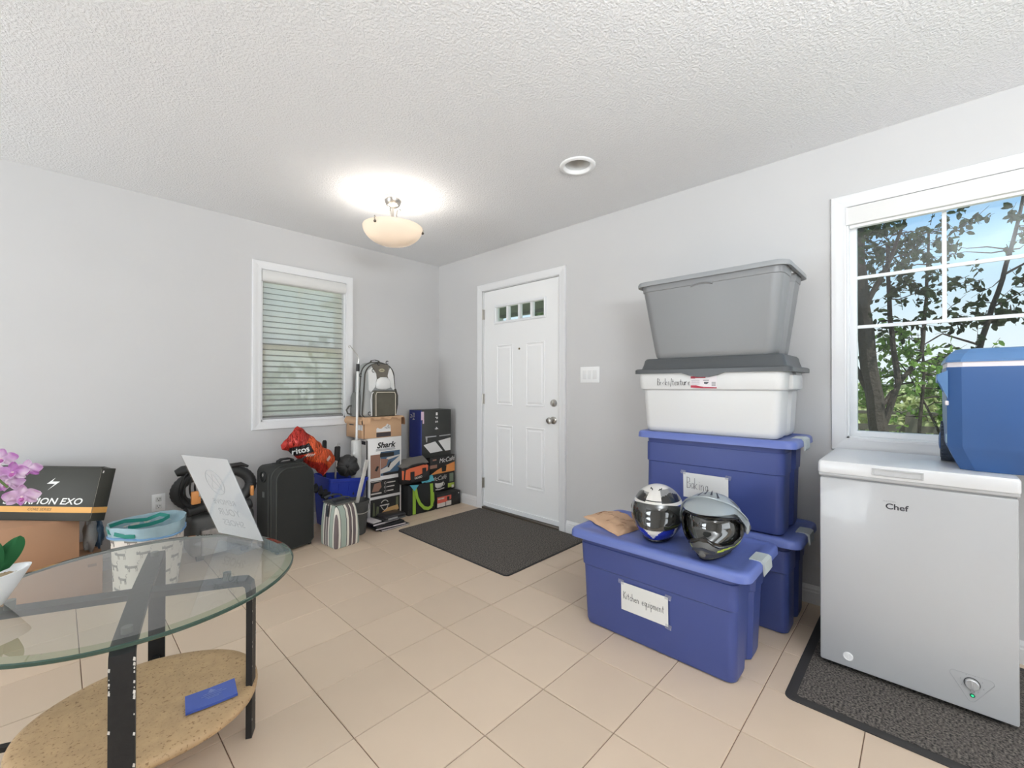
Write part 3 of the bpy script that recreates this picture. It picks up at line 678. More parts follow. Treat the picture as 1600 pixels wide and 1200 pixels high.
for k in range(7):
    a = R(-60+k*45); text(lb, str(7-k) if k < 7 else '', frf, cy_+.029*cos(a), cz_+.029*sin(a), .006, .0006)
part('dial_numbers', lb, mat('logo_grey2', (120, 120, 124), .5), fz, smooth=False)
bb = B(); bb.loft([[frf(cy_+.001+r*cos(2*pi*k/20), cz_-.041+r*sin(2*pi*k/20), d) for k in range(20)] for r, d in ((.0068, 0), (.0068, .0015), (.005, .002))])
gl_ = part('indicator_ring', bb, mat('green_dark', (10, 92, 62), .3), fz)
m_led = mat('green_lens', (60, 200, 140), .2); m_led.node_tree.nodes['Principled BSDF'].inputs['Emission Color'].default_value = (.05, .8, .4, 1); m_led.node_tree.nodes['Principled BSDF'].inputs['Emission Strength'].default_value = .5
bb = B(); bb.loft([[frf(cy_+.001+r*cos(2*pi*k/20), cz_-.041+r*sin(2*pi*k/20), d) for k in range(20)] for r, d in ((.004, .0015), (.0035, .003))]); part('indicator_lamp', bb, m_led, gl_)
bb = B(); bb.tube([frf(cy_+.001+.005*cos(R(110+320*k/12)), cz_-.0265+.005*sin(R(110+320*k/12)), .0005) for k in range(13)], .0005, 5); part('power_mark', bb, mat('logo_grey2', (120, 120, 124)), fz)
bb = B(); bb.loft([[frf(-.226+r*cos(2*pi*k/28), .073+r*sin(2*pi*k/28), d) for k in range(28)] for r, d in ((.0165, 0), (.0165, .004), (.0135, .006), (.012, .0035))]); bb.box(fx0-.0055, fx0-.003, .224, .228, .064, .082); part('drain_plug', bb, m_white, fz)
for x in (fx0+.05, fx1-.05):
    for y in (fy0+.05, fy1-.05): bb = B(); bb.lathe([(.02, .0085), (.02, .028)], 16, (x, y, 0)); part('foot', bb, m_black, fz)

m_ck = mat('cooler_blue', (52, 90, 144), .42, var=.08, vscale=6)
m_ckl = mat('cooler_lid_blue', (84, 124, 172), .4, var=.06, vscale=6)
ck = thing('wheeled_cooler', 'blue wheeled cooler box standing on the white freezer in front of the window', 'cooler', (2.44, -.22, .858))
x0, x1, y0, y1, zb_ = 2.262, 2.60, -.385, -.062, .8585
def oct_(z, ins=0, c=.034, cb_=0):
    a, b, c0, d = x0+ins, x1-ins, y0+ins, y1-ins+.0
    return [(a+.012, c0, z), (a, c0+c, z), (a, d-c-.004, z), (a+.022, d, z), (b-c, d+.006, z), (b, d-c, z), (b, c0+c, z), (b-c, c0, z)]
bb = B(); bb.loft([oct_(zb_, .034), oct_(zb_+.01, .030), oct_(zb_+.075, .004), oct_(zb_+.09, 0), oct_(1.236, -.002)]); part('body', bb, m_ck, ck, ang=20)
bb = B(); bb.loft([oct_(1.236, -.002), oct_(1.238, .001), oct_(1.252, .001), oct_(1.254, -.002)]); part('seam_band', bb, mat('band_white', (222, 216, 220), .5), ck, ang=20)
bb = B(); bb.loft([oct_(1.254, -.004), oct_(1.262, -.004), oct_(1.285, .008), oct_(1.300, .022), oct_(1.304, .04)]); part('lid', bb, m_ckl, ck, ang=15)
bb = B()   # end handle: wedge sticking out of the left end
for xx in (2.285, 2.50):
    bb.loft([[(x, y, z) for y, z in ((-.064, 1.225), (-.040, 1.212), (-.034, 1.196), (-.04, 1.18), (-.056, 1.14), (-.064, 1.12))] for x in (xx-.012, xx+.012)])
bb.box(2.285, 2.50, -.046, -.034, 1.178, 1.212, .004); part('handle', bb, m_ckl, ck, ang=20)
for yw in (-.072, -.375):
    bb = B(); cx, cz = 2.552, .9385; prof = [(.03, -.022), (.068, -.024), (.078, -.017), (.08, 0), (.078, .017), (.068, .024), (.03, .022)]; n = 40
    bb.loft([[(cx+r_*cos(2*pi*k/n), yw+w_, cz+r_*sin(2*pi*k/n)) for k in range(n)] for r_, w_ in prof])
    for k in range(28):
        a = 2*pi*k/28; q = Matrix.Translation((cx+.0795*cos(a), yw, cz+.0795*sin(a))) @ Matrix.Rotation(-a, 4, 'Y'); bb.x = q; bb.box(-.003, .0025, -.022, .022, -.003, .003); bb.x = None
    wl = part('wheel', bb, mat('cooler_tyre', (58, 66, 78), .6), ck, ang=25)
    bb = B(); sg = 1 if yw > -.2 else -1; bb.loft([[(cx+r_*cos(2*pi*k/20), yw+sg*w_, cz+r_*sin(2*pi*k/20)) for k in range(20)] for r_, w_ in ((.034, .0), (.034, .026), (.018, .029))]); part('hub', bb, m_ck, wl)
bb = B().box(2.30, 2.345, -.0625, -.0585, .952, .985, .002); part('label_plate', bb, mat('plate_pale', (168, 196, 210), .5), ck)
bb = B().box(2.272, 2.30, -.066, -.056, 1.095, 1.112, .003); part('clip', bb, mat('band_white', (222, 216, 220), .5), ck)
frc = Frame((x0, 0, 0), (0, -1, 0), (0, 0, 1)); bb = B(); rnd = random.Random(3)
pts = [(.116, 1.136), (.124, 1.141), (.14, 1.140), (.15, 1.142), (.163, 1.139), (.168, 1.133), (.16, 1.128), (.15, 1.130), (.142, 1.127), (.13, 1.130), (.12, 1.129)]
poly(bb, frc, pts, .0006)
for k in range(16):
    u, z = rnd.uniform(.125, .165), rnd.uniform(1.105, 1.124); s = rnd.uniform(.0012, .003); poly(bb, frc, [(u-s, z), (u, z-s*.7), (u+s*1.3, z), (u, z+s)], .0006)
part('scuff', bb, mat('scuff_grey', (150, 165, 170), .7), ck, smooth=False)

# ================================================================== helmets and paper bag on the Kitchen equipment tote
ZL = .4515
def helmet_point(a, v, kind, off=0):
    """a = azimuth from the face, v = 0 bottom rim .. 1 crown (signed height), off = outward offset"""
    z0_, z1_ = (-.128, .128)
    e_ = v*pi/2*1.62-.62*pi/2          # elevation, -.62*90 .. 90 deg
    ca, sa = cos(a), sin(a); ce, se = cos(e_), sin(e_)
    A = .140 if abs(a) > pi/2 else .140
    x = A*ca*ce; y = .118*sa*ce; z = .128*se
    low = max(0, -se)
    f = max(0, ca)
    if kind == 'race': x += .030*f*f*min(1, low*1.9); z *= 1.0; y *= 1-.10*max(0, low-.35)
    else: x += .075*f**3*min(1, low*1.7); y *= 1-.06*low; y *= 1.03
    z -= .004
    p = Vector((x, y, z)); n_ = Vector((ca*ce, sa*ce*1.15, se)).normalized()
    return p+n_*off
def helmet(name, label, kind, cx, cy, rz, mats, paint, port, visor_off, zb):
    t_ = thing(name, label, 'helmet', (cx, cy, zb), rz, 'motorcycle helmets on the tote')
    HZ = .124
    NA, NV_ = 112, 64
    def P(i, j, off=0): return helmet_point(-pi+2*pi*i/NA, j/NV_, kind, off)+Vector((0, 0, HZ))
    shell = B(); vis = B()
    for j in range(NV_):
        for i in range(NA):
            a = -pi+2*pi*(i+.5)/NA; v = (j+.5)/NV_; c_ = P(i+.5, j+.5)-Vector((0, 0, HZ))
            if port(a, c_.z): continue
            shell.m = paint(a, c_.z, v); shell.add([P(i, j), P(i+1, j), P(i+1, j+1), P(i, j+1)], [(0, 1, 2, 3)])
    bmr = bmesh.new()
    so = part('shell', shell, mats, t_, world=False, ang=70)
    bm = bmesh.new(); bm.from_mesh(so.data); bmesh.ops.remove_doubles(bm, verts=bm.verts, dist=.0004)
    bmesh.ops.recalc_face_normals(bm, faces=bm.faces[:])
    for f in bm.faces: f.smooth = True
    for e_ in bm.edges: e_.smooth = True
    bm.to_mesh(so.data); bm.free()
    return t_, P, NA, NV_, HZ
def patch(name, t_, P, NA, NV_, a0, a1, inside, off, m, HZ, shape=None):
    """smooth sheet over the helmet between azimuths a0..a1; inside(a) -> (z low, z high)"""
    bb = B(); nu, nv = 40, 12
    def fn(u, w):
        a = a0+(a1-a0)*u; zl, zh = inside(a); zt_ = zl+(zh-zl)*w
        lo, hi = 0, 1
        for _ in range(24):
            mid = (lo+hi)/2
            if P((a+pi)/(2*pi)*NA, mid*NV_).z-HZ < zt_: lo = mid
            else: hi = mid
        p = P((a+pi)/(2*pi)*NA, lo*NV_, off if not callable(off) else off(a, w)); return shape(p, a, w) if shape else p
    bb.sheet(fn, nu, nv, .003); return part(name, bb, m, t_, world=False, ang=60)

m_hw = mat('helmet_white', (226, 222, 216), .22, coat=.5); m_hb = mat('helmet_royal_blue', (32, 48, 168), .2, coat=.6); m_hk = mat('helmet_black', (18, 19, 20), .2, coat=.5); m_hs = mat('helmet_silver', (150, 150, 148), .3, .3, coat=.4)
m_vis = mat('smoked_visor', (46, 47, 45), .06, 0, .8, coat=1)
m_liner = mat('helmet_lining', (14, 14, 14), .95)
def paint_race(a, z, v):
    d = math.degrees(a)
    if z > .050:
        if z < .058 or .066 < z < .069: return 2 if z > .06 else 0
        s = math.sin(a*2.0+z*30)
        if .060 < z < .112 and (18 < d < 100 or -100 < d < -22) and not (z > .098 and s > .2): return 2 if (z < .1-.0004*abs(abs(d)-55)) else 3
        if .06 < z < .12 and abs(d) > 140: return 2
        return 0
    if z > .018: return 1 if abs(d) > 52 and z < .046 else 0
    if z > -.045 and abs(d) > 70: return 1 if abs(d) > 100 and z < 0 else 2
    # chin: white V in the middle, blue wings, silver slash, black sides
    if abs(d) < 26-(-.045-z)*520 and z < -.035: return 0
    if abs(d) < 50+(-.045-z)*120: return 1
    if abs(d) < 56+(-.045-z)*120: return 0
    if abs(d) < 60+(-.045-z)*120: return 3
    return 2
race_port = lambda a, z: abs(a) < R(66) and -.040 < z < .040
h1, P1, NA, NV_, HZ = helmet('full_face_helmet', 'white and blue full-face helmet with a smoked visor, left of the silver helmet', 'race', 1.972, .918, R(196), [m_hw, m_hb, m_hk, m_hs], paint_race, race_port, .004, ZL)
patch('visor', h1, P1, NA, NV_, -R(80), R(80), lambda a: (-.052+.020*(abs(a)/R(80))**2, .055-.020*(abs(a)/R(80))**3), .004, m_vis, HZ)
for sg in (-1, 1):
    c_ = P1((sg*R(84)+pi)/(2*pi)*NA, .42*NV_); bb = B(); bb.x = Matrix.Translation(c_); bb.sphere((0, 0, 0), .018, 18, 10, (1, .35, 1)); part('visor_pivot', bb, m_hk, h1, world=False)
bb = B()
for sg in (-1, 1):
    bb.tube([P1((sg*R(x_)+pi)/(2*pi)*NA, .255*NV_, .001) for x_ in (3, 8, 13)], .0028, 6)
part('chin_vent', bb, m_hk, h1, world=False)
for sg in (-1, 1):
    bb = B(); bb.tube([P1((sg*R(x_)+pi)/(2*pi)*NA, vv*NV_, .001) for x_, vv in ((14, .80), (20, .83), (26, .82), (32, .85))], .0024, 5); part('decal_line', bb, m_hk, h1, world=False)
bb = B(); bb.tube([P1(i, 0)*1.0 for i in range(0, NA, 4)], .007, 8, closed=True); part('neck_trim', bb, m_hk, h1, world=False)
bb = B(); bb.loft([[Vector((p.x*.92, p.y*.92, HZ+(p.z-HZ)*.92)) for p in (P1(i, j) for i in range(0, NA, 4))] for j in range(2, NV_, 6)], False, True); part('lining', bb, m_liner, h1, world=False)

m_ag = mat('helmet_graphite', (92, 92, 90), .42, .2); m_as = mat('helmet_pale_silver', (164, 172, 175), .32, .25, coat=.3); m_ay = mat('helmet_neon_yellow', (196, 214, 70), .35)
m_navy = mat('helmet_dark_navy', (44, 50, 64), .4)
def paint_adv(a, z, v):
    d = abs(math.degrees(a))
    if z > .075: return 1 if math.sin(a*3+z*70) > -.5 else 0
    if z > .03: return 1 if d < 120 else 0
    if z < -.082: return 3 if (d > 40 and math.sin(d*.09+z*60) > -.3) else 0
    if abs(z-(-.066+.00034*(d-55))) < .0055 and 30 < d < 120: return 2
    return 0
def adv_port(a, z):
    d = abs(math.degrees(a))
    return d < 72 and (-.052+.030*max(0, 1-d/26)) < z < .052-.00012*d
h2, P2, NA, NV_, HZ = helmet('adventure_helmet', 'silver and graphite adventure helmet with a peak and neon yellow stripe, beside the tote latch', 'adv', 1.966, .664, R(186), [m_ag, m_as, m_ay, m_navy], paint_adv, adv_port, .0, ZL)
patch('visor', h2, P2, NA, NV_, -R(74), R(74), lambda a: (-.054, .054), -.014, m_vis, HZ)
def rimfn(a, w):
    return .004
bb = B(); pts = []
for k in range(48):
    th = 2*pi*k/48; a = R(73)*cos(th); d = abs(math.degrees(a)); zz = (.054-.00012*d) if sin(th) > 0 else (-.054+.030*max(0, 1-d/26)); zz = zz*abs(sin(th))**.35 if abs(cos(th)) > .8 else zz
    lo, hi = 0, 1
    for _ in range(24):
        mid = (lo+hi)/2
        if P2((a+pi)/(2*pi)*NA, mid*NV_).z-HZ < zz: lo = mid
        else: hi = mid
    pts.append(P2((a+pi)/(2*pi)*NA, lo*NV_, .001))
bb.tube(pts, .006, 8, closed=True); part('port_gasket', bb, m_hk, h2, world=False)
# peak: a wide shaped panel carried by the two side pivots, reaching forward over the port
def peakshape(p, a, w):
    f = max(0, cos(a))
    return Vector((p.x+.055*f**1.5*(1-w)**1.6+.004, p.y*1.03, p.z+.010*f+.012*f*(1-w)))
patch('peak', h2, P2, NA, NV_, -R(98), R(98), lambda a: (.066-.014*max(0, cos(a))-(.066 if abs(a) > R(84) else .066*max(0, (abs(a)-R(62))/R(22))), .100+.020*max(0, cos(a))-.072*max(0, min(1, (abs(a)-R(66))/R(26)))), .010, m_as, HZ, peakshape)
for k, (aa, v0) in enumerate(((-32, .86), (-12, .90), (12, .90), (32, .86))):
    bb = B(); q = [peakshape(P2((R(aa+dx)+pi)/(2*pi)*NA, vv*NV_, .0125), R(aa+dx), .5) for dx, vv in ((-5, v0-.09), (3, v0-.085), (4, v0), (1, v0+.015))]; bb.add(q, [(0, 1, 2, 3)]); part('peak_slot', bb, m_navy, h2, world=False, smooth=False)
for sg in (-1, 1):
    c_ = P2((sg*R(92)+pi)/(2*pi)*NA, .40*NV_, .008); bb = B(); bb.x = Matrix.Translation(c_); bb.sphere((0, 0, 0), .026, 22, 12, (.9, .42, 1.1)); pv = part('peak_pivot', bb, m_as, h2, world=False)
    bb = B(); bb.x = Matrix.Translation(c_+Vector((0, sg*.010, 0))); bb.sphere((0, 0, 0), .011, 14, 8, (1, .4, 1)); part('screw', bb, m_ag, pv, world=False)
# chin piece details: chevron vents and a badge
def chin(a, v, off): return P2((R(a)+pi)/(2*pi)*NA, v*NV_, off)
bb = B(); bb.tube([peakshape(P2((R(a_)+pi)/(2*pi)*NA, (.60+.17*cos(R(a_))-.12*max(0, (abs(a_)-60)/30))*NV_, .014), R(a_), .25) for a_ in range(-88, 89, 8)], .0035, 6); part('peak_edge', bb, m_as, h2, world=False)
bb = B(); bb.strap([chin(a_, v_, .004) for a_, v_ in ((-34, .225), (-20, .265), (0, .30), (20, .265), (34, .225))], (0, 0, .016), .006); part('chin_vent', bb, m_hk, h2, world=False)
bb = B(); bb.strap([chin(a_, v_, .005) for a_, v_ in ((-24, .16), (-12, .185), (0, .205), (12, .185), (24, .16))], (0, 0, .010), .006); part('chin_grille', bb, m_navy, h2, world=False)
bb = B(); bb.x = Matrix.Translation(chin(0, .12, .002)); bb.sphere((0, 0, 0), .012, 14, 8, (.35, 1.2, .8)); part('chin_badge', bb, m_ag, h2, world=False)
bb = B(); bb.tube([P2(i, 0) for i in range(0, NA, 4)], .007, 8, closed=True); part('neck_trim', bb, m_hk, h2, world=False)
bb = B(); bb.loft([[Vector((p.x*.86, p.y*.9, HZ+(p.z-HZ)*.92)) for p in (P2(i, j) for i in range(0, NA, 4))] for j in range(2, NV_, 6)], False, True); part('lining', bb, m_liner, h2, world=False)

# crumpled kraft paper bag lying on the lid
m_kraft = mat('kraft_paper', (205, 168, 136), .85, var=.06, vscale=14, bump=.15, bscale=40)
m_kink = mat('kraft_print', (138, 100, 72), .85)
pbg = thing('paper_bag', 'crumpled printed kraft paper bag lying flat on the tote lid left of the helmets', 'bag', (2.02, 1.16, .4515))
CO = [Vector((1.962, 1.336, 0)), Vector((1.838, 1.055, 0)), Vector((2.055, 1.022, 0)), Vector((2.20, 1.262, 0))]
def bagtop(u, v, h=1):
    p = (CO[0]*(1-u)+CO[1]*u)*(1-v)+(CO[3]*(1-u)+CO[2]*u)*v
    th = .030*(sin(pi*min(max(u, 0), 1))*sin(pi*min(max(v, 0), 1)))**.45
    nn = noise.noise(Vector((u*4, v*4, 1.3)))*.010+noise.noise(Vector((u*9, v*9, 4)))*.004
    lift = .012*(1-u)*(1-abs(v-.3))
    return Vector((p.x+.006*noise.noise(Vector((u*6, v*6, 9))), p.y, .4525+lift+(th+max(-.004, nn)*(1 if 0 < u < 1 and 0 < v < 1 else 0))*h))
bb = B(); bb.sheet(lambda u, v: bagtop(u, v), 26, 26); bb.sheet(lambda u, v: bagtop(u, v, .0)-Vector((0, 0, .0005)), 26, 26)
part('paper', bb, m_kraft, pbg, ang=70)
class BagF:
    def __call__(s, x, y, d=0): return bagtop(x, y)+Vector((0, 0, d+.0012))
bf = BagF(); lb = B()
for x, y, nq in ((.12, .25, 7), (.16, .31, 6), (.20, .22, 5), (.52, .18, 4), (.80, .20, 6), (.84, .26, 5), (.70, .62, 9), (.74, .70, 8), (.30, .80, 6), (.24, .86, 5)):
    for q in range(nq): lb.strap([bf(x+.004*q, y+.022*q+.006*(q % 2), .0004), bf(x+.030+.004*q, y+.022*q+.010, .0004)], (.003, .004, 0), .0004)
for k in range(6):
    x, y = .15+.13*k, .42+.06*sin(k*2.0); lb.strap([bf(x+.01*q, y+.025*q+.03*sin(q*.9), .0004) for q in range(6)], (0.004, .002, 0), .0004)
part('print', lb, m_kink, pbg, smooth=False)
bb = B(); bb.sheet(lambda u, v: Vector((2.10+.16*v, 1.05-.10*u+.05*v, .4535+.012*u*v+.002*sin(u*6))), 4, 4, .0006)
single('paper_slip', bb, m_paper, 'small white slip of paper tucked between the kraft bag and the blue and white helmet', 'paper', ang=60)

# ================================================================== glass coffee table and what stands on it
m_iron = mat('hammered_black_iron', (40, 40, 41), .5, .4, var=.25, vscale=60, bump=.5, bscale=45, bdist=.003)
m_chip = mat('chipped_paint', (215, 212, 205), .8)
TC = Vector((.191, 1.811, 0)); TR_, TZ = .430, .55
ct = thing('coffee_table', 'round glass coffee table on a hammered black iron frame with a stone lower shelf', 'table', (TC.x, TC.y, 0))
m_tg2 = glass('table_glass_thin', (230, 238, 233), 0, 1.6, 2.9)
def tabletop():
    ed = B(); ed.m = 0; ed.lathe([(TR_-.026, TZ), (TR_-.004, TZ-.004)], 160, TC, False, False)
    ed.m = 1; ed.lathe([(TR_-.004, TZ-.004), (TR_, TZ-.006), (TR_, TZ-.013), (TR_-.004, TZ-.016)], 160, TC, False, False)
    tp_ = B(); n = 160; ring = [(TC.x+(TR_-.026)*cos(2*pi*k/n), TC.y+(TR_-.026)*sin(2*pi*k/n), TZ) for k in range(n)]; tp_.add(ring, [tuple(range(n))])
    return tp_, ed
tp_, ed = tabletop()
part('glass_top', tp_, m_tg2, ct, smooth=False)
m_edge = glass('table_glass_bevel', (206, 226, 216), .0, 1.7)
m_rim = mat('table_glass_rim', (50, 76, 66), .15, 0, .6)
part('bevelled_edge', ed, [m_edge, m_rim], ct, ang=20)
legs = [(Vector((.112, 1.412, 0)), None), (Vector((.452, 1.640, 0)), None), (Vector((.268, 2.140, 0)), None), (Vector((-.155, 1.935, 0)), None)]
CR = Vector((.186, 1.780, 0))
def flatbar(bb, pts, width, th, wdir):
    bb.strap(pts, wdir*width, th)
for k, (p, _) in enumerate(legs):
    rad = (CR-p); rad.z = 0; rad.normalize(); tan = Vector((-rad.y, rad.x, 0)); zt = TZ-.0175-(.0 if k % 2 == 0 else .010)
    bb = B(); w = .050; th = .018
    # one bent flat bar: up the leg, round the bend, inward along the top
    pts = [p+Z*.0, p+Z*(zt-.05), p+Z*(zt-.022)+rad*.004, p+Z*(zt-.010)+rad*.016, p+Z*(zt-th/2)+rad*.045]
    end = CR+rad*(.0 if k < 2 else .02); pts.append(Vector((end.x, end.y, zt-th/2)))
    rings = []
    for i, q in enumerate(pts):
        tdir = (pts[min(i+1, len(pts)-1)]-pts[max(i-1, 0)]).normalized(); nn = tdir.cross(tan).normalized()
        rings.append([q+tan*w/2+nn*th/2, q-tan*w/2+nn*th/2, q-tan*w/2-nn*th/2, q+tan*w/2-nn*th/2])
    bb.loft(rings); lg = part('leg', bb, m_iron, ct, ang=30)
    cb_ = B(); rn = random.Random(k+5)
    for q in range(26):
        zz = rn.uniform(.05, zt-.02) if q < 16 else rn.uniform(zt-.12, zt-.03); sd = rn.choice((-1, 1)); s_ = rn.uniform(.001, .003); c0 = p-rad*(th/2+.0006)+tan*(sd*(w/2-.002))+Z*zz
        cb_.add([c0-tan*s_*.7-Z*s_*2, c0+tan*s_-Z*s_, c0+tan*s_*.5+Z*s_*2, c0-tan*s_+Z*s_], [(0, 1, 2, 3)])
    part('paint_chip', cb_, m_chip, lg, smooth=False, kind='stuff')
    bb = B(); q0 = p+rad*.008; q1 = p+rad*max(.11, (CR-p).length-.20); bb.strap([Vector((q0.x, q0.y, .128)), Vector((q1.x, q1.y, .128))], tan*.020, .014); part('shelf_bracket', bb, m_iron, ct, smooth=False)
    bb = B(); q0 = p+rad*.07; bb.lathe([(.012, TZ-.0175-(.0 if k % 2 == 0 else .010)), (.012, TZ-.002)], 16, (q0.x, q0.y, 0)); part('glass_bumper', bb, mat('bumper_clear', (92, 96, 90), .4), ct)
m_stone = mat('fossil_stone', (186, 155, 116), .62, var=.22, vscale=26, bump=.35, bscale=70, bdist=.003)
t = m_stone.node_tree; b_ = t.nodes['Principled BSDF']; tcn = t.nodes.new('ShaderNodeTexCoord'); vo = t.nodes.new('ShaderNodeTexNoise'); vo.inputs['Scale'].default_value = 120; vo.inputs['Detail'].default_value = 3
cr_ = t.nodes.new('ShaderNodeValToRGB'); cr_.color_ramp.elements[0].position = .30; cr_.color_ramp.elements[0].color = (.50, .42, .34, 1); cr_.color_ramp.elements[1].position = .42; cr_.color_ramp.elements[1].color = (1, 1, 1, 1)
mxn = t.nodes.new('ShaderNodeMix'); mxn.data_type = 'RGBA'; mxn.blend_type = 'MULTIPLY'; mxn.inputs[0].default_value = 1
src = b_.inputs['Base Color'].links[0].from_socket
t.links.new(tcn.outputs['Object'], vo.inputs['Vector']); t.links.new(vo.outputs['Fac'], cr_.inputs[0]); t.links.new(src, mxn.inputs[6]); t.links.new(cr_.outputs[0], mxn.inputs[7]); t.links.new(mxn.outputs[2], b_.inputs['Base Color'])
SC = Vector((.200, 1.757, 0)); bb = B(); n = 72; prof = [(.20, .135), (.245, .137), (.276, .143), (.288, .153), (.290, .162), (.286, .170), (.274, .176), (.240, .177), (.15, .174), (.05, .173)]
bb.loft([[(SC.x+r_*(1+.03*cos(2*th+.6)+.012*sin(5*th))*cos(th), SC.y+r_*(1+.03*cos(2*th+.6)+.012*sin(5*th))*sin(th), z+.002*sin(3*th)) for th in [2*pi*k/n for k in range(n)]] for r_, z in prof])
part('stone_shelf', bb, m_stone, ct, ang=60)

# blue passport wallet on the stone shelf
pw = thing('document_wallet', 'blue printed document wallet lying on the stone shelf under the glass table', 'wallet', (.35, 1.66, .1775))
m_pw = mat('wallet_blue', (62, 88, 172), .35, coat=.3); m_pwp = mat('wallet_print', (120, 136, 190), .5)
pc = [Vector((.268, 1.598, 0)), Vector((.400, 1.584, 0)), Vector((.413, 1.674, 0)), Vector((.281, 1.686, 0))]
def wl(u, v, z): p = (pc[0]*(1-u)+pc[1]*u)*(1-v)+(pc[3]*(1-u)+pc[2]*u)*v; return Vector((p.x, p.y, z+.003*abs(u-.5)))
bb = B()
for z in (.1785, .1825): bb.sheet(lambda u, v, z=z: wl(u, v, z+(.0035 if True else 0)), 10, 4, .0032)
part('cover', bb, m_pw, pw, ang=40)
class WF:
    def __call__(s, x, y, d=0): return wl(x, y, .1866+d)
lb = B(); wf = WF()
for y, x0, x1 in ((.62, .34, .72), (.52, .30, .80), (.42, .38, .70), (.34, .42, .64)): quad(lb, wf, x0, x1, y, y+.035, .0004)
poly(lb, wf, [(.44, .70), (.50, .90), (.54, .80), (.60, .72), (.52, .68)], .0004); part('print', lb, m_pwp, pw, smooth=False)

# acrylic sign holder, seen from behind
m_acr = glass('acrylic', (252, 253, 254), .05, 1.3)
m_sheet = cloth_thin('sign_paper', (252, 252, 252), .0, .55)
sg = thing('sign_holder', 'slanted acrylic sign holder on the glass table, its white sign seen from behind', 'sign', (.50, 1.97, TZ))
b0 = Vector((.462, 2.095, TZ+.003)); b1 = Vector((.556, 1.846, TZ+.003)); dirr = (b1-b0).normalized(); wS = (b1-b0).length
foot = Vector((dirr.y, -dirr.x, 0)); foot = foot if foot.x < 0 else -foot
upv = (foot*.147+Z*.350).normalized(); hS = .382
sf = Frame(b0, dirr, upv)
bb = B(); bb.prism([(0, 0), (wS, 0), (wS, hS), (0, hS)], sf, -.003, -.0012); bb.prism([(0, .012), (wS, .012), (wS, hS), (0, hS)], sf, .0012, .003)
part('acrylic_panel', bb, m_acr, sg, smooth=False)
bb = B(); ff = Frame(b0-Z*.0028, dirr, foot); bb.prism([(0, 0), (wS, 0), (wS, .105), (0, .105)], ff, -.0, .003) ; part('acrylic_foot', bb, m_acr, sg, smooth=False)
bb = B(); bb.prism([(.003, .014), (wS-.003, .014), (wS-.003, hS-.003), (.003, hS-.003)], sf, -.0006, .0006); pp = part('paper_sheet', bb, m_sheet, sg, smooth=False)
class Mir:
    """the printed side faces away, so the back shows the words mirrored"""
    def __call__(s, x, y, d=0): return sf(wS-x, y, -.0008-d if False else .0008+d)
mf = Mir(); lb = B(); m_faint = mat('show_through_ink', (208, 209, 211), .8)
for tx, y, sz in (('REMOVE', .178, .034), ('YOUR', .130, .046), ('SHOES', .078, .042)): text(lb, tx, mf, wS/2, y, sz, .0003)
ring = [mf(wS/2+.045*cos(2*pi*k/40), .27+.055*sin(2*pi*k/40), .0003) for k in range(40)]; lb.tube(ring, .0012, 5, closed=True)
lb.strap([mf(wS/2+x, .27+y, .0004) for x, y in ((.03, .042), (-.03, -.042))], dirr*.003, .0004)
lb.tube([mf(wS/2+x, .27+y, .0003) for x, y in ((-.022, -.03), (-.026, -.012), (-.012, .03), (.0, .035), (.006, .01), (.024, -.012), (.026, -.03), (-.022, -.03))], .0008, 5)
part('sign_print', lb, m_faint, pp, smooth=False)

# orchid in a white boat-shaped pot
orc = thing('potted_orchid', 'pink orchid in a white boat-shaped pot on the glass table', 'plant', (-.20, 1.87, TZ))
m_pot = mat('white_ceramic', (236, 238, 240), .45, bump=.12, bscale=30, bdist=.004)
PC = Vector((-.205, 1.845, 0)); pd = Vector((.93, .36, 0)).normalized(); pn = Vector((-pd.y, pd.x, 0))
def boat(L, Wd, z, zl=0):
    pts = []
    for k in range(40):
        th = 2*pi*k/40; c_, s_ = cos(th), sin(th); x = L*(abs(c_)**.9)*(1 if c_ > 0 else -1); y = Wd*(abs(s_)**1.1)*(1 if s_ > 0 else -1); q = PC+pd*x+pn*y; pts.append((q.x, q.y, z+zl*abs(c_)**3))
    return pts
bb = B(); bb.loft([boat(.105, .045, TZ+.0005), boat(.112, .048, TZ+.004), boat(.138, .058, TZ+.045), boat(.165, .068, TZ+.088, .004), boat(.166, .069, TZ+.092, .004), boat(.160, .064, TZ+.092, .004), boat(.145, .055, TZ+.070)]); part('pot', bb, m_pot, orc, ang=45)
bb = B(); rn = random.Random(4); bb.loft([boat(.150, .057, TZ+.074), boat(.12, .045, TZ+.080), boat(.03, .012, TZ+.084)])
for k in range(420):
    a = rn.uniform(0, 2*pi); r_ = rn.random()**.5; q = PC+pd*(.142*r_*cos(a))+pn*(.052*r_*sin(a)); s_ = rn.uniform(.0015, .004)
    bb.sphere((q.x, q.y, TZ+.078+.006*(1-r_)), s_, 5, 4, (1, 1, .6))
part('potting_gravel', bb, mat('potting_gravel', (168, 148, 118), .95, var=.4, vscale=60), orc, kind='stuff')
m_of = leafmat('orchid_leaf', (52, 104, 66), .05, .15)
def fat_leaf(base, tip, w, bow, side):
    base, tip, side = Vector(base), Vector(tip), Vector(side).normalized(); ax = tip-base; nn = ax.cross(side).normalized(); bb = B()
    def fn(u, v):
        ww = w*(sin(pi*min(1, u*.93+.07))**.6)*(.55+.45*u) if u < 1 else .0; s_ = (v-.5)*2
        return base+ax*u+side*(ww*s_)+nn*(bow*sin(pi*u*.8)+.010*abs(s_)*(1-.3*u))
    bb.sheet(fn, 18, 8, .0018); part('leaf', bb, m_of, orc, ang=70)
bs = PC+Vector((.02, .01, TZ+.08))
lv = Vector((-.118, 1.930, TZ+.078))
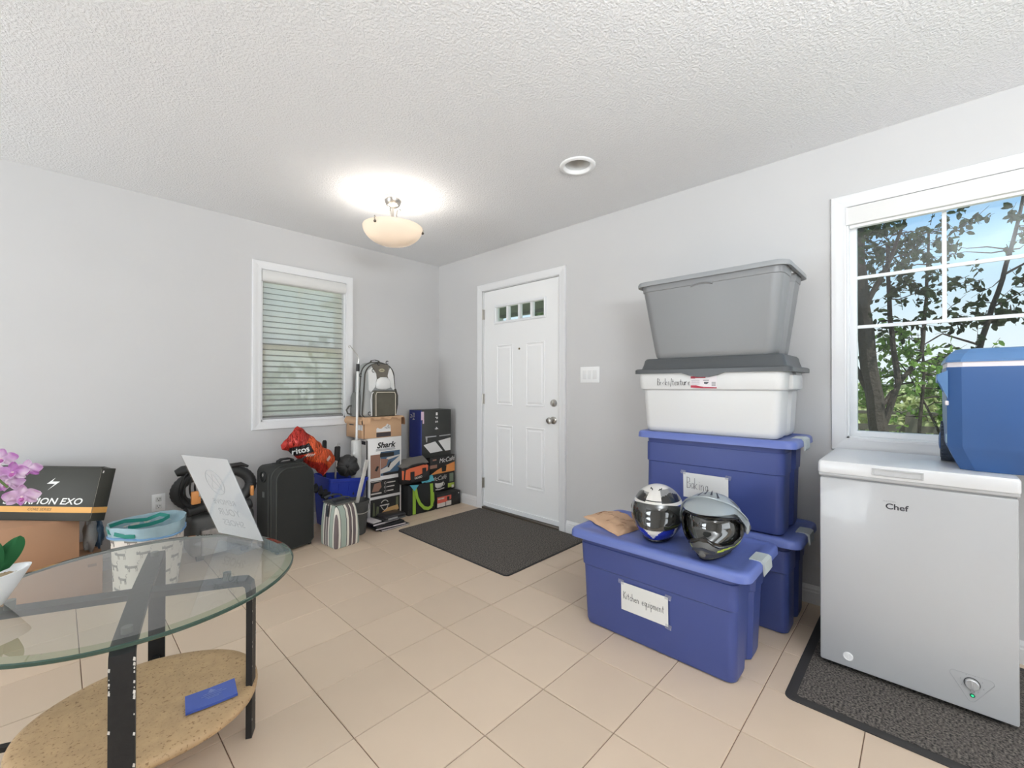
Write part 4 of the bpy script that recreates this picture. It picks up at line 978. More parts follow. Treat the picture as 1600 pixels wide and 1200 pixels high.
fat_leaf(lv+Rh*.008, lv+Rh*.046+Fh*.02+Z*.098, .034, -.014, Rh*.9+Fh*.35)
fat_leaf(lv-Rh*.004, lv+Rh*.014-Fh*.01+Z*.092, .034, -.014, Rh*1.0+Fh*.1)
fat_leaf(bs-pd*.03, bs-pd*.16+pn*.02+Z*.09, .04, .012, pn)
m_stem = mat('orchid_stem', (96, 120, 66), .6)
st = [bs-pd*.02, bs-pd*.05+Z*.12, bs-pd*.05+Z*.24+pn*.01, bs-pd*.02+Z*.305+pn*.02, bs+pd*.03+Z*.315+pn*.03, bs+pd*.075+Z*.285+pn*.03, bs+pd*.105+Z*.24+pn*.03]
bb = B(); bb.tube(st, .0032, 8); part('stem', bb, m_stem, orc)
m_petal = cloth_thin('orchid_petal', (226, 176, 222), 0, .3); t = m_petal.node_tree
tcn = t.nodes.new('ShaderNodeTexCoord'); wv = t.nodes.new('ShaderNodeTexNoise'); wv.inputs['Scale'].default_value = 22; wv.inputs['Detail'].default_value = 2; cr_ = t.nodes.new('ShaderNodeValToRGB')
cr_.color_ramp.elements[0].position = .40; cr_.color_ramp.elements[0].color = rgb((246, 226, 243)); cr_.color_ramp.elements[1].position = .62; cr_.color_ramp.elements[1].color = rgb((208, 144, 208))
t.links.new(tcn.outputs['Object'], wv.inputs['Vector']); t.links.new(wv.outputs['Fac'], cr_.inputs[0])
for n_ in t.nodes:
    if n_.type in ('BSDF_TRANSLUCENT', 'BSDF_DIFFUSE'): t.links.new(cr_.outputs[0], n_.inputs[0])
m_lip = mat('orchid_lip', (178, 92, 160), .5)
def blossom(c, face, upd, s):
    c = Vector(c); f = Vector(face).normalized(); r_ = Vector(upd).cross(f).normalized(); u_ = f.cross(r_)
    fl = part('flower', (lambda q: (q.sphere(c+f*.004*s/.04, .0045, 10, 8), q)[1])(B()), mat('orchid_column', (236, 206, 214), .5), orc)
    for ang, L, wd, cup in ((90, 1.0, .62, .12), (210, .95, .5, .10), (330, .95, .5, .10), (12, 1.08, .92, .22), (168, 1.08, .92, .22)):
        a = R(ang); ax = r_*cos(a)+u_*sin(a); sd = f.cross(ax)
        def fn(u, v):
            ww = s*wd*.55*(sin(pi*(u*.86+.10)))**.75; q = (v-.5)*2
            return c+ax*(s*L*u)+sd*(ww*q)+f*(s*cup*(u*u*.7-.25*q*q*u)+.004*sin(6*u+3*q))
        bb = B(); bb.sheet(fn, 10, 8, .0008); part('petal', bb, m_petal, fl, ang=70)
    bb = B(); bb.sheet(lambda u, v: c+f*(.006+s*.35*u)-u_*(s*.55*u)+r_*(s*.28*(v-.5)*2*sin(pi*(.25+.65*u)))+u_*(s*.12*abs(v-.5)*2), 8, 6, .001); part('lip', bb, m_petal, fl, ang=70)
    bb = B(); bb.sphere(c+f*.010-u_*.006, .006, 10, 8, (1, 1, 1)); part('throat', bb, m_lip, fl)
cdir = Vector((0, 0, 1.1637))
def at_px(dx, dy, dd):   # blossoms set along the arching stem tip
    return Vector(cam.location)+Fh*dd+Rh*dx+Z*dy

for (u_, v_), dd, sz, fx, fz in (((36, 772), 1.25, .036, .15, -.25), ((14, 752), 1.28, .036, -.25, .1), ((44, 730), 1.31, .030, .35, .15), ((22, 735), 1.27, .032, -.1, .2), ((4, 714), 1.31, .032, .1, .25), ((-14, 735), 1.29, .034, -.2, .0)):
    blossom(at_px((u_-800)/676*dd, -(v_-599.5)/676*dd, dd), -Fh*1+Rh*(fx+.75)+Z*fz, Z+Rh*.15*fx, sz)

# ================================================================== things along the left wall
m_card = mat('cardboard', (176, 136, 106), .85, var=.06, vscale=7, bump=.05, bscale=30)
m_cardlt = mat('cardboard_light', (205, 166, 130), .85, var=.05, vscale=9)
m_seam = mat('cardboard_seam', (130, 98, 74), .9)
def carton(name, label, cat, loc, rz, w, d, h, mm, tape=None, bevel=.003, group=None):
    """box with its base front-left corner at loc; local x = right, y = back"""
    t_ = thing(name, label, cat, loc, rz, group)
    bb = B().box(0, w, 0, d, 0, h, bevel, 1); part('box', bb, mm, t_, world=False, ang=50)
    return t_
LF = lambda w=0, h=0, d=0: Frame((w, -d, h), (1, 0, 0), (0, 0, 1))
# lower and upper brown cartons, plastic bag between, black helmet carton on top
cl_ = carton('cardboard_box', 'brown cardboard box on the floor by the wall, lowest of the stack behind the table', 'box', (-.38, 3.335, 0), 0, .56, .385, .215, m_card)
bb = B(); bb.prism([(.50, .165), (.535, .165), (.535, .180), (.50, .180)], LF(), .0002, .0012); part('hand_hole', bb, m_seam, cl_, world=False, smooth=False)
bb = B(); bb.box(0, .56, .188, .196, .2148, .2158); part('flap_seam', bb, m_seam, cl_, world=False, smooth=False)
th = .849; dL = Vector((-cos(th), sin(th), 0)); nB = Vector((sin(th), cos(th), 0))
br = Vector((.098, 3.175, .2165)); wU = .46; c0 = br+dL*wU
cu_ = carton('cardboard_box', 'brown cardboard box directly under the black helmet carton', 'box', (-.374, 3.318, .2155), 0, wU, .40, .234, m_card)
bb = B(); bb.box(.0, wU, .145, .153, .2318, .2328); part('flap_seam', bb, m_seam, cu_, world=False, smooth=False)
m_sc = mat('carton_black', (58, 58, 52), .6, var=.04); m_or = mat('carton_orange', (224, 168, 92), .6); m_silver = mat('print_silver', (226, 226, 222), .5)
wS_, hS_, dS_ = .62, .278, .085
b0_ = Vector((.118, 3.185, .4515))+dL*wS_
from mathutils import Euler
rotS = (Matrix.Rotation(-th, 3, 'Z') @ Matrix.Rotation(-R(13.9), 3, 'X')).to_euler()
sx_ = thing('helmet_carton', 'black and orange motorcycle helmet carton leaning back on the brown boxes', 'box', b0_, rot=rotS)
bb = B().box(0, wS_, 0, dS_, 0, hS_, .002, 1); part('box', bb, m_sc, sx_, world=False, ang=50)
f0 = LF(); f1 = Frame((wS_, 0, 0), (0, 1, 0), (0, 0, 1))
lb = B(); quad(lb, f0, 0, wS_, .042, .072); quad(lb, f1, 0, dS_, .042, .072); st_ = part('orange_stripe', lb, m_or, sx_, world=False, smooth=False)
lb = B(); text(lb, 'SCORPION EXO', f0, wS_-.285, .098, .046, .0008, shear=.22, bold=.0008, sx=1.32); 
part('lettering', lb, m_silver, sx_, world=False, smooth=False); lb = B(); poly(lb, f0, [(wS_-.245, .222), (wS_-.285, .190), (wS_-.240, .190), (wS_-.272, .156), (wS_-.215, .202), (wS_-.258, .202)], .0008)
part('bolt_emblem', lb, m_silver, sx_, world=False, smooth=False); lb = B(); poly(lb, f1, [(.012, .262), (.02, .262), (.018, .25), (.01, .25)], .0008)
part('side_mark', lb, m_silver, sx_, world=False, smooth=False)
lb = B(); text(lb, 'CORE SERIES', f0, wS_-.29, .057, .018, .0012, shear=.2, sx=1.3); part('lettering', lb, mat('print_dark', (96, 70, 40), .6), st_, world=False, smooth=False)
bb = B(); bb.loft([[(x, -.002, hS_-.003), (x, dS_*.5, hS_+.010+.002*sin(x*40)), (x, dS_-.002, hS_+.004), (x, dS_*.5, hS_+.002)] for x in (.01, .15, .3, .45, wS_-.03)]); part('lid_flap', bb, m_sc, sx_, world=False, ang=20)
bb = B(); bb.tube([(wS_+.0008, .002, .01), (wS_+.0008, .002, hS_-.01)], .0008, 4); part('edge_crease', bb, mat('crease_pale', (150, 148, 138), .7), sx_, world=False)
# small crumpled plastic bag squeezed beside the cartons
m_pb = mat('plastic_bag_grey', (150, 152, 152), .35, var=.3, vscale=18); m_pb2 = mat('plastic_bag_blue', (64, 88, 112), .35, var=.3, vscale=20)
bb = B(); rn = random.Random(11)
def crum(c, r, n=22, m=14, amp=.35, seed=0, sc=(1, 1, 1), fq=2.2, bb=None):
    rings = []
    for i in range(1, m):
        rg = []
        for k in range(n):
            d = Vector((sin(pi*i/m)*cos(2*pi*k/n), sin(pi*i/m)*sin(2*pi*k/n), -cos(pi*i/m))); q = 1+amp*noise.noise(d*fq+Vector((seed, 0, 0)))+amp*.5*noise.noise(d*fq*2.6+Vector((0, seed, 0)))
            rg.append((c[0]+d.x*r*sc[0]*q, c[1]+d.y*r*sc[1]*q, c[2]+d.z*r*sc[2]*q))
        rings.append(rg)
    return bb.loft(rings)
pbt = thing('plastic_bag', 'small grey and blue plastic bag squeezed between the brown boxes and the trash basket', 'bag', (.155, 3.42, .2165))
bb = B(); crum((.132, 3.455, .318), .075, seed=2, sc=(.40, .65, 1.28), bb=bb); part('grey_side', bb, m_pb, pbt, ang=60)
bb = B(); crum((.168, 3.475, .305), .07, seed=5, sc=(.34, .55, 1.1), bb=bb); part('blue_side', bb, m_pb2, pbt, ang=60)

# trash basket with a cat print and a blue liner
TB = Vector((.362, 3.235, 0))
tb = thing('trash_basket', 'white fabric trash basket printed with small grey cats, with a blue bag liner', 'trash can', TB)
m_tb = mat('basket_cloth', (226, 218, 208), .85, bump=.1, bscale=30, bdist=.006)
def bskt(a, z):
    r_ = .142+.022*z/.36+.004*sin(3*a+z*9)+.003*sin(7*a-z*14); return Vector((TB.x+r_*cos(a), TB.y+r_*sin(a), z))
bb = B(); n = 60; bb.loft([[bskt(2*pi*k/n, z) for k in range(n)] for z in (0, .01, .08, .16, .24, .32, .352)], True, False)
bb.loft([[TB+(bskt(2*pi*k/n, z)-TB-Z*z)*.96+Z*z for k in range(n)] for z in (.352, .2, .02)], False, True); part('basket', bb, m_tb, tb, ang=60)
m_cat = mat('cat_print_grey', (142, 136, 130), .85)
cp = B()
class CylF:
    def __init__(s, a, z): s.a, s.z = a, z
    def __call__(s, x, y, d=0): a = s.a+x/.155; p = bskt(a, s.z+y); q = Vector((cos(a), sin(a), 0)); return p+q*(.0008+d)
def cat(f):
    k_ = 1.15
    g = lambda x, y, d=0: f(x*k_, y*k_, d)
    for i in range(5): quad(cp, g, -.019+i*.0076, -.019+(i+1)*.0076, -.006, .006, 0)
    poly(cp, g, [(-.030, -.003), (-.018, -.004), (-.017, .008), (-.019, .014), (-.022, .009), (-.026, .009), (-.028, .014), (-.031, .008)], .0001)
    for x in (-.017, -.011, .012, .018): cp.strap([g(x, -.005, .0001), g(x+.002, -.013, .0001), g(x+.001, -.022, .0001)], Vector((.0016, .0016, 0)), .0003)
    cp.strap([g(.019+dx, dy, .0001) for dx, dy in ((0, .004), (.004, .012), (.0, .019), (.003, .027), (.009, .028))], Vector((.001, .001, .0012)), .0003)
for row, z in enumerate((.05, .118, .186, .254, .322)):
    for k in range(9):
        cat(CylF(2*pi*k/9+(.35 if row % 2 else 0), z))
part('cat_print', cp, m_cat, tb, smooth=False, kind='stuff')
m_liner2 = mat('liner_blue', (168, 196, 206), .3, var=.25, vscale=14); m_liner2.node_tree.nodes['Principled BSDF'].inputs['Alpha'].default_value = .88
bb = B(); n = 90
def ln(a, f, z): w = 1+.02*noise.noise(Vector((cos(a)*3, sin(a)*3, z*9)))+.012*sin(17*a+z*40); q = bskt(a, .352)-TB-Z*.352; return TB+q*f*w+Z*(z+.008*sin(2*a+1)+.004*noise.noise(Vector((cos(a)*2, sin(a)*2, 5))))
bb.loft([[ln(2*pi*k/n, f, z) for k in range(n)] for f, z in ((.80, .22), (.90, .30), (.97, .362), (1.03, .392), (1.075, .396), (1.07, .375), (1.045, .345), (1.03, .325))], False, False); part('bag_liner', bb, m_liner2, tb, ang=60)
bb = B(); bb.tube([ln(2*pi*k/50, 1.045, .331+.006*sin(4*pi*k/50)) for k in range(50)], .006, 6, closed=True); part('liner_roll', bb, mat('liner_roll_blue', (120, 160, 200), .35, var=.2, vscale=12), tb)
bb = B(); bb.strap([ln(R(a), f, z) for a, f, z in ((168, 1.085, .372), (180, 1.09, .378), (200, 1.09, .372), (218, 1.085, .362), (232, 1.08, .354), (246, 1.07, .356))], Vector((0, 0, .020)), .003)
bb.strap([ln(R(a), f, z) for a, f, z in ((172, 1.06, .384), (150, .7, .396), (90, .25, .395), (10, .35, .405), (340, .62, .402), (325, .45, .39), (270, .35, .388), (225, .8, .384))], Vector((0, 0, .020)), .003)
part('tie_strap', bb, mat('tie_green', (38, 132, 118), .4), tb)

# vacuum cleaner behind the sign
vc = thing('vacuum_cleaner', 'black and orange vacuum cleaner with coiled hose, behind the sign and left of the suitcase', 'vacuum cleaner', (.76, 3.56, 0))
m_hose = mat('hose_black', (48, 48, 48), .5, bump=.0); m_vb = mat('vacuum_grey', (72, 72, 70), .5); m_or2 = mat('vacuum_orange', (222, 150, 84), .45)
bb = B().box(.60, .98, 3.46, 3.70, .03, .30, .04, 3); part('body', bb, m_vb, vc)
bb = B(); bb.loft([rring(.655, .80, 3.425, 3.46, z, .012) for z in (.05, .06, .20, .215)]); part('dust_cup', bb, mat('dust_cup_clear', (150, 146, 142), .15, var=.5, vscale=30, coat=1), vc)
bb = B(); pts = []; rs_ = []
for k in range(90):
    a = 2*pi*k/90; pts.append((.755+.215*cos(a), 3.54+.01*sin(a*2), .465+.125*sin(a))); rs_.append(.036+.003*(k % 2))
bb.tube(pts, rs_, 12, closed=True); part('hose', bb, m_hose, vc, ang=80)
bb = B(); pts = [(.585+.37*k/50, 3.50+.02*sin(k*.1), .335+.012*sin(k*.12)) for k in range(51)]; bb.tube(pts, [.034+.003*(k % 2) for k in range(51)], 12); part('hose_loop', bb, m_hose, vc, ang=80)
bb = B(); bb.tube([(.528, 3.49, .600), (.56, 3.49, .612), (.63, 3.50, .615), (.72, 3.51, .618), (.80, 3.52, .615)], [.022, .033, .034, .032, .030], 14); part('handle', bb, m_black, vc)
bb = B(); bb.tube([(.80, 3.52, .60), (.90, 3.51, .612), (.945, 3.505, .590)], [.02, .014, .008], 10); part('crevice_tool', bb, m_black, vc)
for k in range(5):
    ox, oz = .02*k, .006*k
    bb = B(); cx, cz = .615+ox, .49+oz; bb.tube([(cx+(.07-.006*k)*cos(2*pi*q/40), 3.475-.006*k+.012*sin(4*pi*q/40), cz+(.12-.008*k)*sin(2*pi*q/40)) for q in range(40)], .0055, 8, closed=True); part('cord_loop', bb, m_black, vc)
bb = B(); bb.box(.600, .640, 3.425, 3.455, .395, .478, .006); bb.box(.628, .652, 3.43, 3.455, .395, .44, .006); part('cord_clip', bb, m_or2, vc)
bb = B().box(.945, .965, 3.44, 3.47, .39, .46, .005); part('hose_clip', bb, m_or2, vc)
for x in (.66, .92): bb = B(); bb.tube([(x-.02, 3.50, .035), (x+.02, 3.50, .035)], .035, 18); part('wheel', bb, m_black, vc)

# black suitcase
m_sui = mat('suitcase_nylon', (43, 44, 42), .85, bump=.15, bscale=300, bdist=.001); m_suip = mat('suitcase_piping', (66, 68, 64), .6); m_suid = mat('suitcase_dark', (30, 31, 30), .7)
su = thing('suitcase', 'black soft-sided upright suitcase standing between the glass table and the striped bag', 'suitcase', (1.032, 3.205, 0), R(13))
def arch(w, h, r, y, x0=0, z0=.02, n=8):
    pts = [(x0, y, z0+.03), (x0+.03, y, z0), (x0+w-.03, y, z0), (x0+w, y, z0+.03)]
    pts += [(x0+w-r+r*cos(pi/2*k/n), y, z0+h-r+r*sin(pi/2*k/n)) for k in range(n+1)]
    pts += [(x0+r-r*sin(pi/2*k/n), y, z0+h-r+r*cos(pi/2*k/n)) for k in range(n+1)]; return pts
bb = B(); bb.loft([arch(.27, .555, .075, -.0, .012, .022), arch(.285, .575, .085, .010, .004, .015), arch(.292, .585, .085, .05, 0, .012), arch(.292, .588, .07, .058, 0, .011), arch(.296, .592, .055, .085, -.002, .01), arch(.296, .592, .045, .225, -.002, .01), arch(.288, .585, .045, .235, .002, .012)]); part('shell', bb, m_sui, su, world=False, ang=40)
for y, w_, h_, x_, z_ in ((.004, .28, .57, .006, .017), (.055, .297, .592, -.002, .009), (.085, .301, .597, -.0045, .008)):
    bb = B(); bb.tube(arch(w_, h_, .08, y, x_, z_), .0035, 6, closed=True); part('piping', bb, m_suip, su, world=False)
bb = B(); bb.strap([(.10, .15, .600), (.105, .15, .622), (.13, .15, .632), (.185, .15, .632), (.21, .15, .622), (.215, .15, .600)], (0, .034, 0), .012); part('top_handle', bb, m_suid, su, world=False, ang=50)
bb = B(); bb.box(.085, .235, .10, .20, .600, .608, .003); part('handle_plate', bb, m_suid, su, world=False)
bb = B(); bb.tube([(-.006, .15+.036*cos(2*pi*k/24), .53+.036*sin(2*pi*k/24)) for k in range(24)], .006, 6, closed=True); bb.sphere((-.003, .15, .53), .03, 16, 10, (.15, 1, 1)); part('side_grommet', bb, m_suid, su, world=False)
bb = B(); bb.sphere((-.006, .15, .54), .009, 10, 8, (.5, 1, 1.5)); part('grommet_pin', bb, m_nickel, su, world=False)
bb = B(); bb.box(-.0045, -.001, .135, .160, .385, .425, .0015); part('emblem', bb, mat('emblem_grey', (96, 98, 96), .5), su, world=False)
for x in (.05, .24):
    bb = B(); bb.tube([(x-.012, .20, .024), (x+.012, .20, .024)], .022, 16); part('wheel', bb, m_black, su, world=False)
for x in (.02, .262): bb = B(); bb.box(x, x+.02, .02, .05, 0, .02, .003); part('foot', bb, m_black, su, world=False)
bb = B(); bb.sphere((.236, .10, .612), .022, 14, 10, (1.5, .8, .7)); bb.tube([(.245, .10, .615), (.275, .08, .64)], .006, 8); part('strap_end', bb, m_suid, su, world=False)

# striped insulated bag
m_ls = bpy.data.materials.new('striped_canvas'); m_ls.use_nodes = True; t = m_ls.node_tree; b_ = t.nodes['Principled BSDF']; b_.inputs['Roughness'].default_value = .85
tcn = t.nodes.new('ShaderNodeTexCoord'); sxz = t.nodes.new('ShaderNodeSeparateXYZ'); ad = t.nodes.new('ShaderNodeMath'); ad.operation = 'ADD'; ml = t.nodes.new('ShaderNodeMath'); ml.operation = 'MULTIPLY'; ml.inputs[1].default_value = 7.4; frn = t.nodes.new('ShaderNodeMath'); frn.operation = 'FRACT'; crn = t.nodes.new('ShaderNodeValToRGB'); crn.color_ramp.interpolation = 'CONSTANT'
t.links.new(tcn.outputs['Object'], sxz.inputs[0]); t.links.new(sxz.outputs[0], ad.inputs[0]); t.links.new(sxz.outputs[1], ad.inputs[1]); t.links.new(ad.outputs[0], ml.inputs[0]); t.links.new(ml.outputs[0], frn.inputs[0]); t.links.new(frn.outputs[0], crn.inputs[0]); t.links.new(crn.outputs[0], b_.inputs['Base Color'])
W_, G_, K_, P_ = (226, 222, 210), (164, 176, 164), (58, 58, 58), (110, 98, 98)
els = crn.color_ramp.elements; els[0].position = 0; els[0].color = rgb(P_); els[1].position = .17; els[1].color = rgb(W_)
for p_, c_ in ((.29, K_), (.32, G_), (.62, K_), (.65, W_), (.77, P_), (.90, K_), (.93, W_)): k_ = els.new(p_); k_.color = rgb(c_)
lbg = thing('striped_cooler_bag', 'grey, green and white striped insulated bag standing in front of the blue bin', 'bag', (1.366, 3.032, 0), R(5))
def lr_(z, x0, x1, y0, y1): return rring(x0, x1, y0, y1, z, .016, 4)
bb = B(); bb.loft([lr_(0.001, .004, .192, .003, .206), lr_(.012, 0, .196, 0, .21), lr_(.10, .0, .194, -.002, .212), lr_(.20, .004, .184, .0, .21), lr_(.27, .010, .172, .008, .205), lr_(.305, .014, .164, .020, .20)])
part('canvas', bb, m_ls, lbg, world=False, ang=60)
bb = B(); bb.loft([lr_(.303, .012, .166, .018, .202), lr_(.312, .012, .166, .018, .202), lr_(.322, .03, .15, .05, .18)]); m_lid = mat('bag_top_dark', (62, 64, 64), .8); part('lid', bb, m_lid, lbg, world=False)
bb = B(); bb.tube([(.014, .018, .309), (.165, .018, .309), (.165, .200, .309), (.014, .200, .309)], .004, 6, closed=True); part('zip', bb, mat('zip_silver', (140, 136, 128), .4, .6), lbg, world=False)
for y in (.060, .178):
    bb = B(); bb.strap([(.03, y, .316), (.02, y+.01, .335), (.06, y+.015, .345), (.12, y+.015, .345), (.155, y+.01, .335), (.15, y, .316)], (0, .026, .004), .004); part('handle', bb, mat('strap_navy', (52, 56, 62), .8), lbg, world=False)
bb = B(); bb.strap([(-.006, .10, .30), (-.010, .10, .27), (-.006, .10, .22)], (0, .026, 0), .004); part('side_strap', bb, mat('strap_navy', (52, 56, 62), .8), lbg, world=False)

# grey pail with a white stick in it
m_pail = mat('grey_pail', (74, 74, 72), .6, var=.15, vscale=14)
PL = Vector((1.636, 3.262, 0)); pl = thing('pail', 'dark grey plastic pail behind the striped bag with a white stick standing in it', 'bucket', PL)
bb = B(); bb.lathe([(.068, .001), (.072, .004), (.094, .235), (.101, .238), (.103, .262), (.098, .264), (.092, .235), (.070, .012)], 36, PL, True, True); part('body', bb, m_pail, pl)
bb = B(); bb.tube([PL+Vector((.104*cos(R(a)), .104*sin(R(a)), .235-.06*sin(R(a-180)) if 180 <= a <= 360 else .235)) for a in range(180, 361, 10)], .003, 6); part('bail_handle', bb, m_nickel, pl)
bb = B(); bb.strap([(1.604, 3.235, .016), (1.622, 3.24, .20), (1.640, 3.243, .27), (1.668, 3.243, .38), (1.700, 3.243, .50), (1.716, 3.243, .572)], (.026, .006, 0), .014)
single('curved_stick', bb, mat('stick_white', (206, 202, 194), .5), 'curved white stick standing in the dark grey pail', 'stick', ang=60)

# blue recycling bin and its contents
RB_ = (1.602, 3.545, .018); rot_b = (0, R(6), 0)
rb = thing('recycling_bin', 'blue open recycling bin full of things between the suitcase and the white vacuum box', 'bin', RB_, rot=rot_b)
m_rb = mat('recycling_blue', (40, 60, 162), .4, var=.05)
def rg(z, f, i=0): return rring(-.118-.047*f+i, .118+.047*f-i, -.122-.045*f+i, .122+.045*f-i, z, .03, 5)
bb = B(); bb.loft([rg(0, -.08), rg(.008, 0), rg(.15, .40), rg(.30, .78), rg(.375, .92), rg(.377, 1.08), rg(.40, 1.12), rg(.402, 1.0), rg(.30, .78, .004), rg(.012, 0, .004)]); part('body', bb, m_rb, rb, world=False, ang=35)
bb = B()
for k in (-1, 0, 1): bb.tube([(.07*k, -.124, .02), (.07*k*1.1, -.143, .2), (.07*k*1.2, -.162, .36)], .004, 6)
part('rib', bb, m_rb, rb, world=False)
fr = Frame((-.135, 0, .2), (0, -1, 0), (-.12, 0, 1)); lb = B()
for k in range(3):
    a0 = R(90+120*k); lb.strap([fr(.034*cos(a0+R(x)), .034*sin(a0+R(x)), .004) for x in (0, 25, 50, 75)], fr.u*.008+fr.r*.006, .001)
part('recycling_mark', lb, mat('mark_blue', (90, 108, 190), .5), rb, world=False, smooth=False)
# filling that carries what sticks out of the bin
bb = B(); rn = random.Random(8)
for k in range(9): crum((1.50+.085*(k % 3)+.02, 3.45+.095*(k//3), .30+.02*rn.random()), .06, 14, 10, .3, k*3, (1, 1, 1), 2, bb)
single('rag_heap', bb, mat('dark_rag', (50, 50, 52), .9), 'dark rags filling the blue recycling bin', 'rags', kind='stuff')

# red chip bag
m_chipr = mat('foil_red', (178, 44, 34), .3, .25, var=.12, vscale=12); m_chipo = mat('foil_orange', (222, 92, 50), .3, .3, var=.1, vscale=10); m_chipk = mat('foil_black', (28, 24, 24), .35)
ch = thing('chip_bag', 'crumpled red foil chip bag lying over the edge of the blue bin, above the suitcase', 'chip bag', (1.34, 3.44, .50))
CA, CB_ = Vector((1.200, 3.45, .795)), Vector((1.508, 3.44, .520)); cax = (CB_-CA); cpn = Vector((cax.z, 0, -cax.x)).normalized(); cpn = cpn if cpn.z > 0 else -cpn
def chipS(u, v, side=1):
    w = .098*(1-.10*u)*(1 if u > .08 else .9+.1*u/.08)
    th = .052*(max(0, sin(pi*min(1, max(0, u))))**.5)*max(0, 1-(2*v-1)**2)**.6
    wob = .016*noise.noise(Vector((u*6+v*2.2, v*1.6-u, 2.1)))+.008*noise.noise(Vector((u*15+v*6, v*3, 7)))*(.4+u)
    edge = .020*noise.noise(Vector((u*7, 3 if v > .5 else 9, 1)))*abs(2*v-1)
    p = CA+cax*(u+.05*noise.noise(Vector((v*4, 1, 5)))*(1 if u < .1 else 0))+cpn*((2*v-1)*w+edge)
    return p+Vector((0, -1, 0))*side*(th+wob*(.3+th*10))
bb = B(); NU, NVv = 84, 52
g = [[chipS(i/NU, j/NVv) for j in range(NVv+1)] for i in range(NU+1)]
for i in range(NU):
    for j in range(NVv):
        u, v = (i+.5)/NU, (j+.5)/NVv; sl_ = u+.10*(v-.5)
        d1_, d2_ = (u-.31)*.413, (v-.28)*.19; xx_, yy_ = .6*d1_+.79*d2_, -.79*d1_+.6*d2_
        bb.m = 2 if (abs(xx_) < .078-.3*yy_ and abs(yy_) < .036) else (1 if (u > .30 and v > .30+.15*sin(u*9)) else 0)
        bb.add([g[i][j], g[i+1][j], g[i+1][j+1], g[i][j+1]], [(0, 1, 2, 3)])
bb.m = 0; bb.sheet(lambda u, v: chipS(u, v, -.7), 30, 16)
cf = part('foil', bb, [m_chipr, m_chipo, m_chipk], ch, ang=80)
bmx = bmesh.new(); bmx.from_mesh(cf.data); bmesh.ops.remove_doubles(bmx, verts=bmx.verts, dist=.0003); 
for f_ in bmx.faces: f_.smooth = True
for e__ in bmx.edges: e__.smooth = True
bmx.to_mesh(cf.data); bmx.free()
class ChF:
    def __call__(s, x, y, d=0): return chipS(x, y)+Vector((0, -1, 0))*(d+.003)
cq = ChF(); lb = B(); vs_, fs_ = glyphs('ritos', .062, bold=.0014)
lb.add([cq(.31+(px*.6-py*.79)/.413, .28+(px*.79+py*.6)/.19, .001) for px, py in vs_], fs_)
part('lettering', lb, m_silver, ch, smooth=False)
lb = B()
for k in range(4): quad(lb, cq, .44+.03*k, .46+.03*k, .20+.05*k, .34+.05*k, .001)
quad(lb, cq, .80, .86, .58, .80, .001); part('small_print', lb, mat('foil_pale', (220, 190, 180), .5), ch, smooth=False)

# handles sticking out of the bin
m_foam = mat('foam_grip', (34, 34, 34), .9)
bb = B(); bb.tube([(1.556, 3.44, .30), (1.548, 3.44, .44), (1.556, 3.44, .52), (1.562, 3.44, .58)], .008, 10)
ht = thing('bent_tube_handle', 'bent silver tube with a black foam grip sticking out of the blue bin', 'handle', (1.556, 3.44, .30)); part('tube', bb, m_nickel, ht)
bb = B(); bb.tube([(1.558, 3.44, .562), (1.560, 3.44, .57), (1.566, 3.44, .672), (1.566, 3.44, .677)], [.014, .022, .022, .017], 16); part('grip', bb, m_foam, ht)
bb = B(); bb.tube([(1.560, 3.44, .674), (1.573, 3.44, .705)], .003, 6); bb.tube([(1.572, 3.445, .674), (1.590, 3.445, .702)], .003, 6); part('rod', bb, m_nickel, ht)
bb = B(); bb.tube([(1.520, 3.58, .32), (1.527, 3.60, .60), (1.529, 3.60, .705), (1.529, 3.60, .716)], [.012, .016, .017, .011], 14); single('grip_handle', bb, m_foam, 'plain black foam grip handle sticking up behind the red chip bag', 'handle')
# black stuff sack
m_sack = mat('sack_nylon', (44, 44, 43), .6)
SK = Vector((1.638, 3.415, .515)); sd = Vector((-.42, -.9, .12)).normalized(); sr = Vector((-sd.y, sd.x, 0)).normalized()*-1; su_ = sr.cross(sd)*-1
bb = B(); rings = []
for i in range(13):
    f = i/12; r_ = .088*(sin(pi*(.06+.90*f)))**.55; rg_ = []
    for k in range(72):
        a = 2*pi*k/72; pl_ = 1+.055*sin(11*a+2.5*sin(3*a))*(f**1.2)+.16*noise.noise(Vector((cos(a)*2, sin(a)*2, f*3)))
        rg_.append(SK+sd*(.085*(2*f-1)-.02*f*f)+(sr*cos(a)+su_*sin(a))*r_*pl_)
    rings.append(rg_)
bb.loft(rings); sk = thing('stuff_sack', 'black nylon stuff sack with its gathered end facing the room, in the blue bin', 'sack', SK-Z*.085); part('cloth', bb, m_sack, sk, ang=75)
bb = B(); c_ = SK+sd*.068; bb.sphere(c_, .014, 12, 8); bb.tube([c_, c_+sd*.012-Z*.03, c_+sd*.01-Z*.06+sr*.02], .003, 6); part('drawcord', bb, m_black, sk)

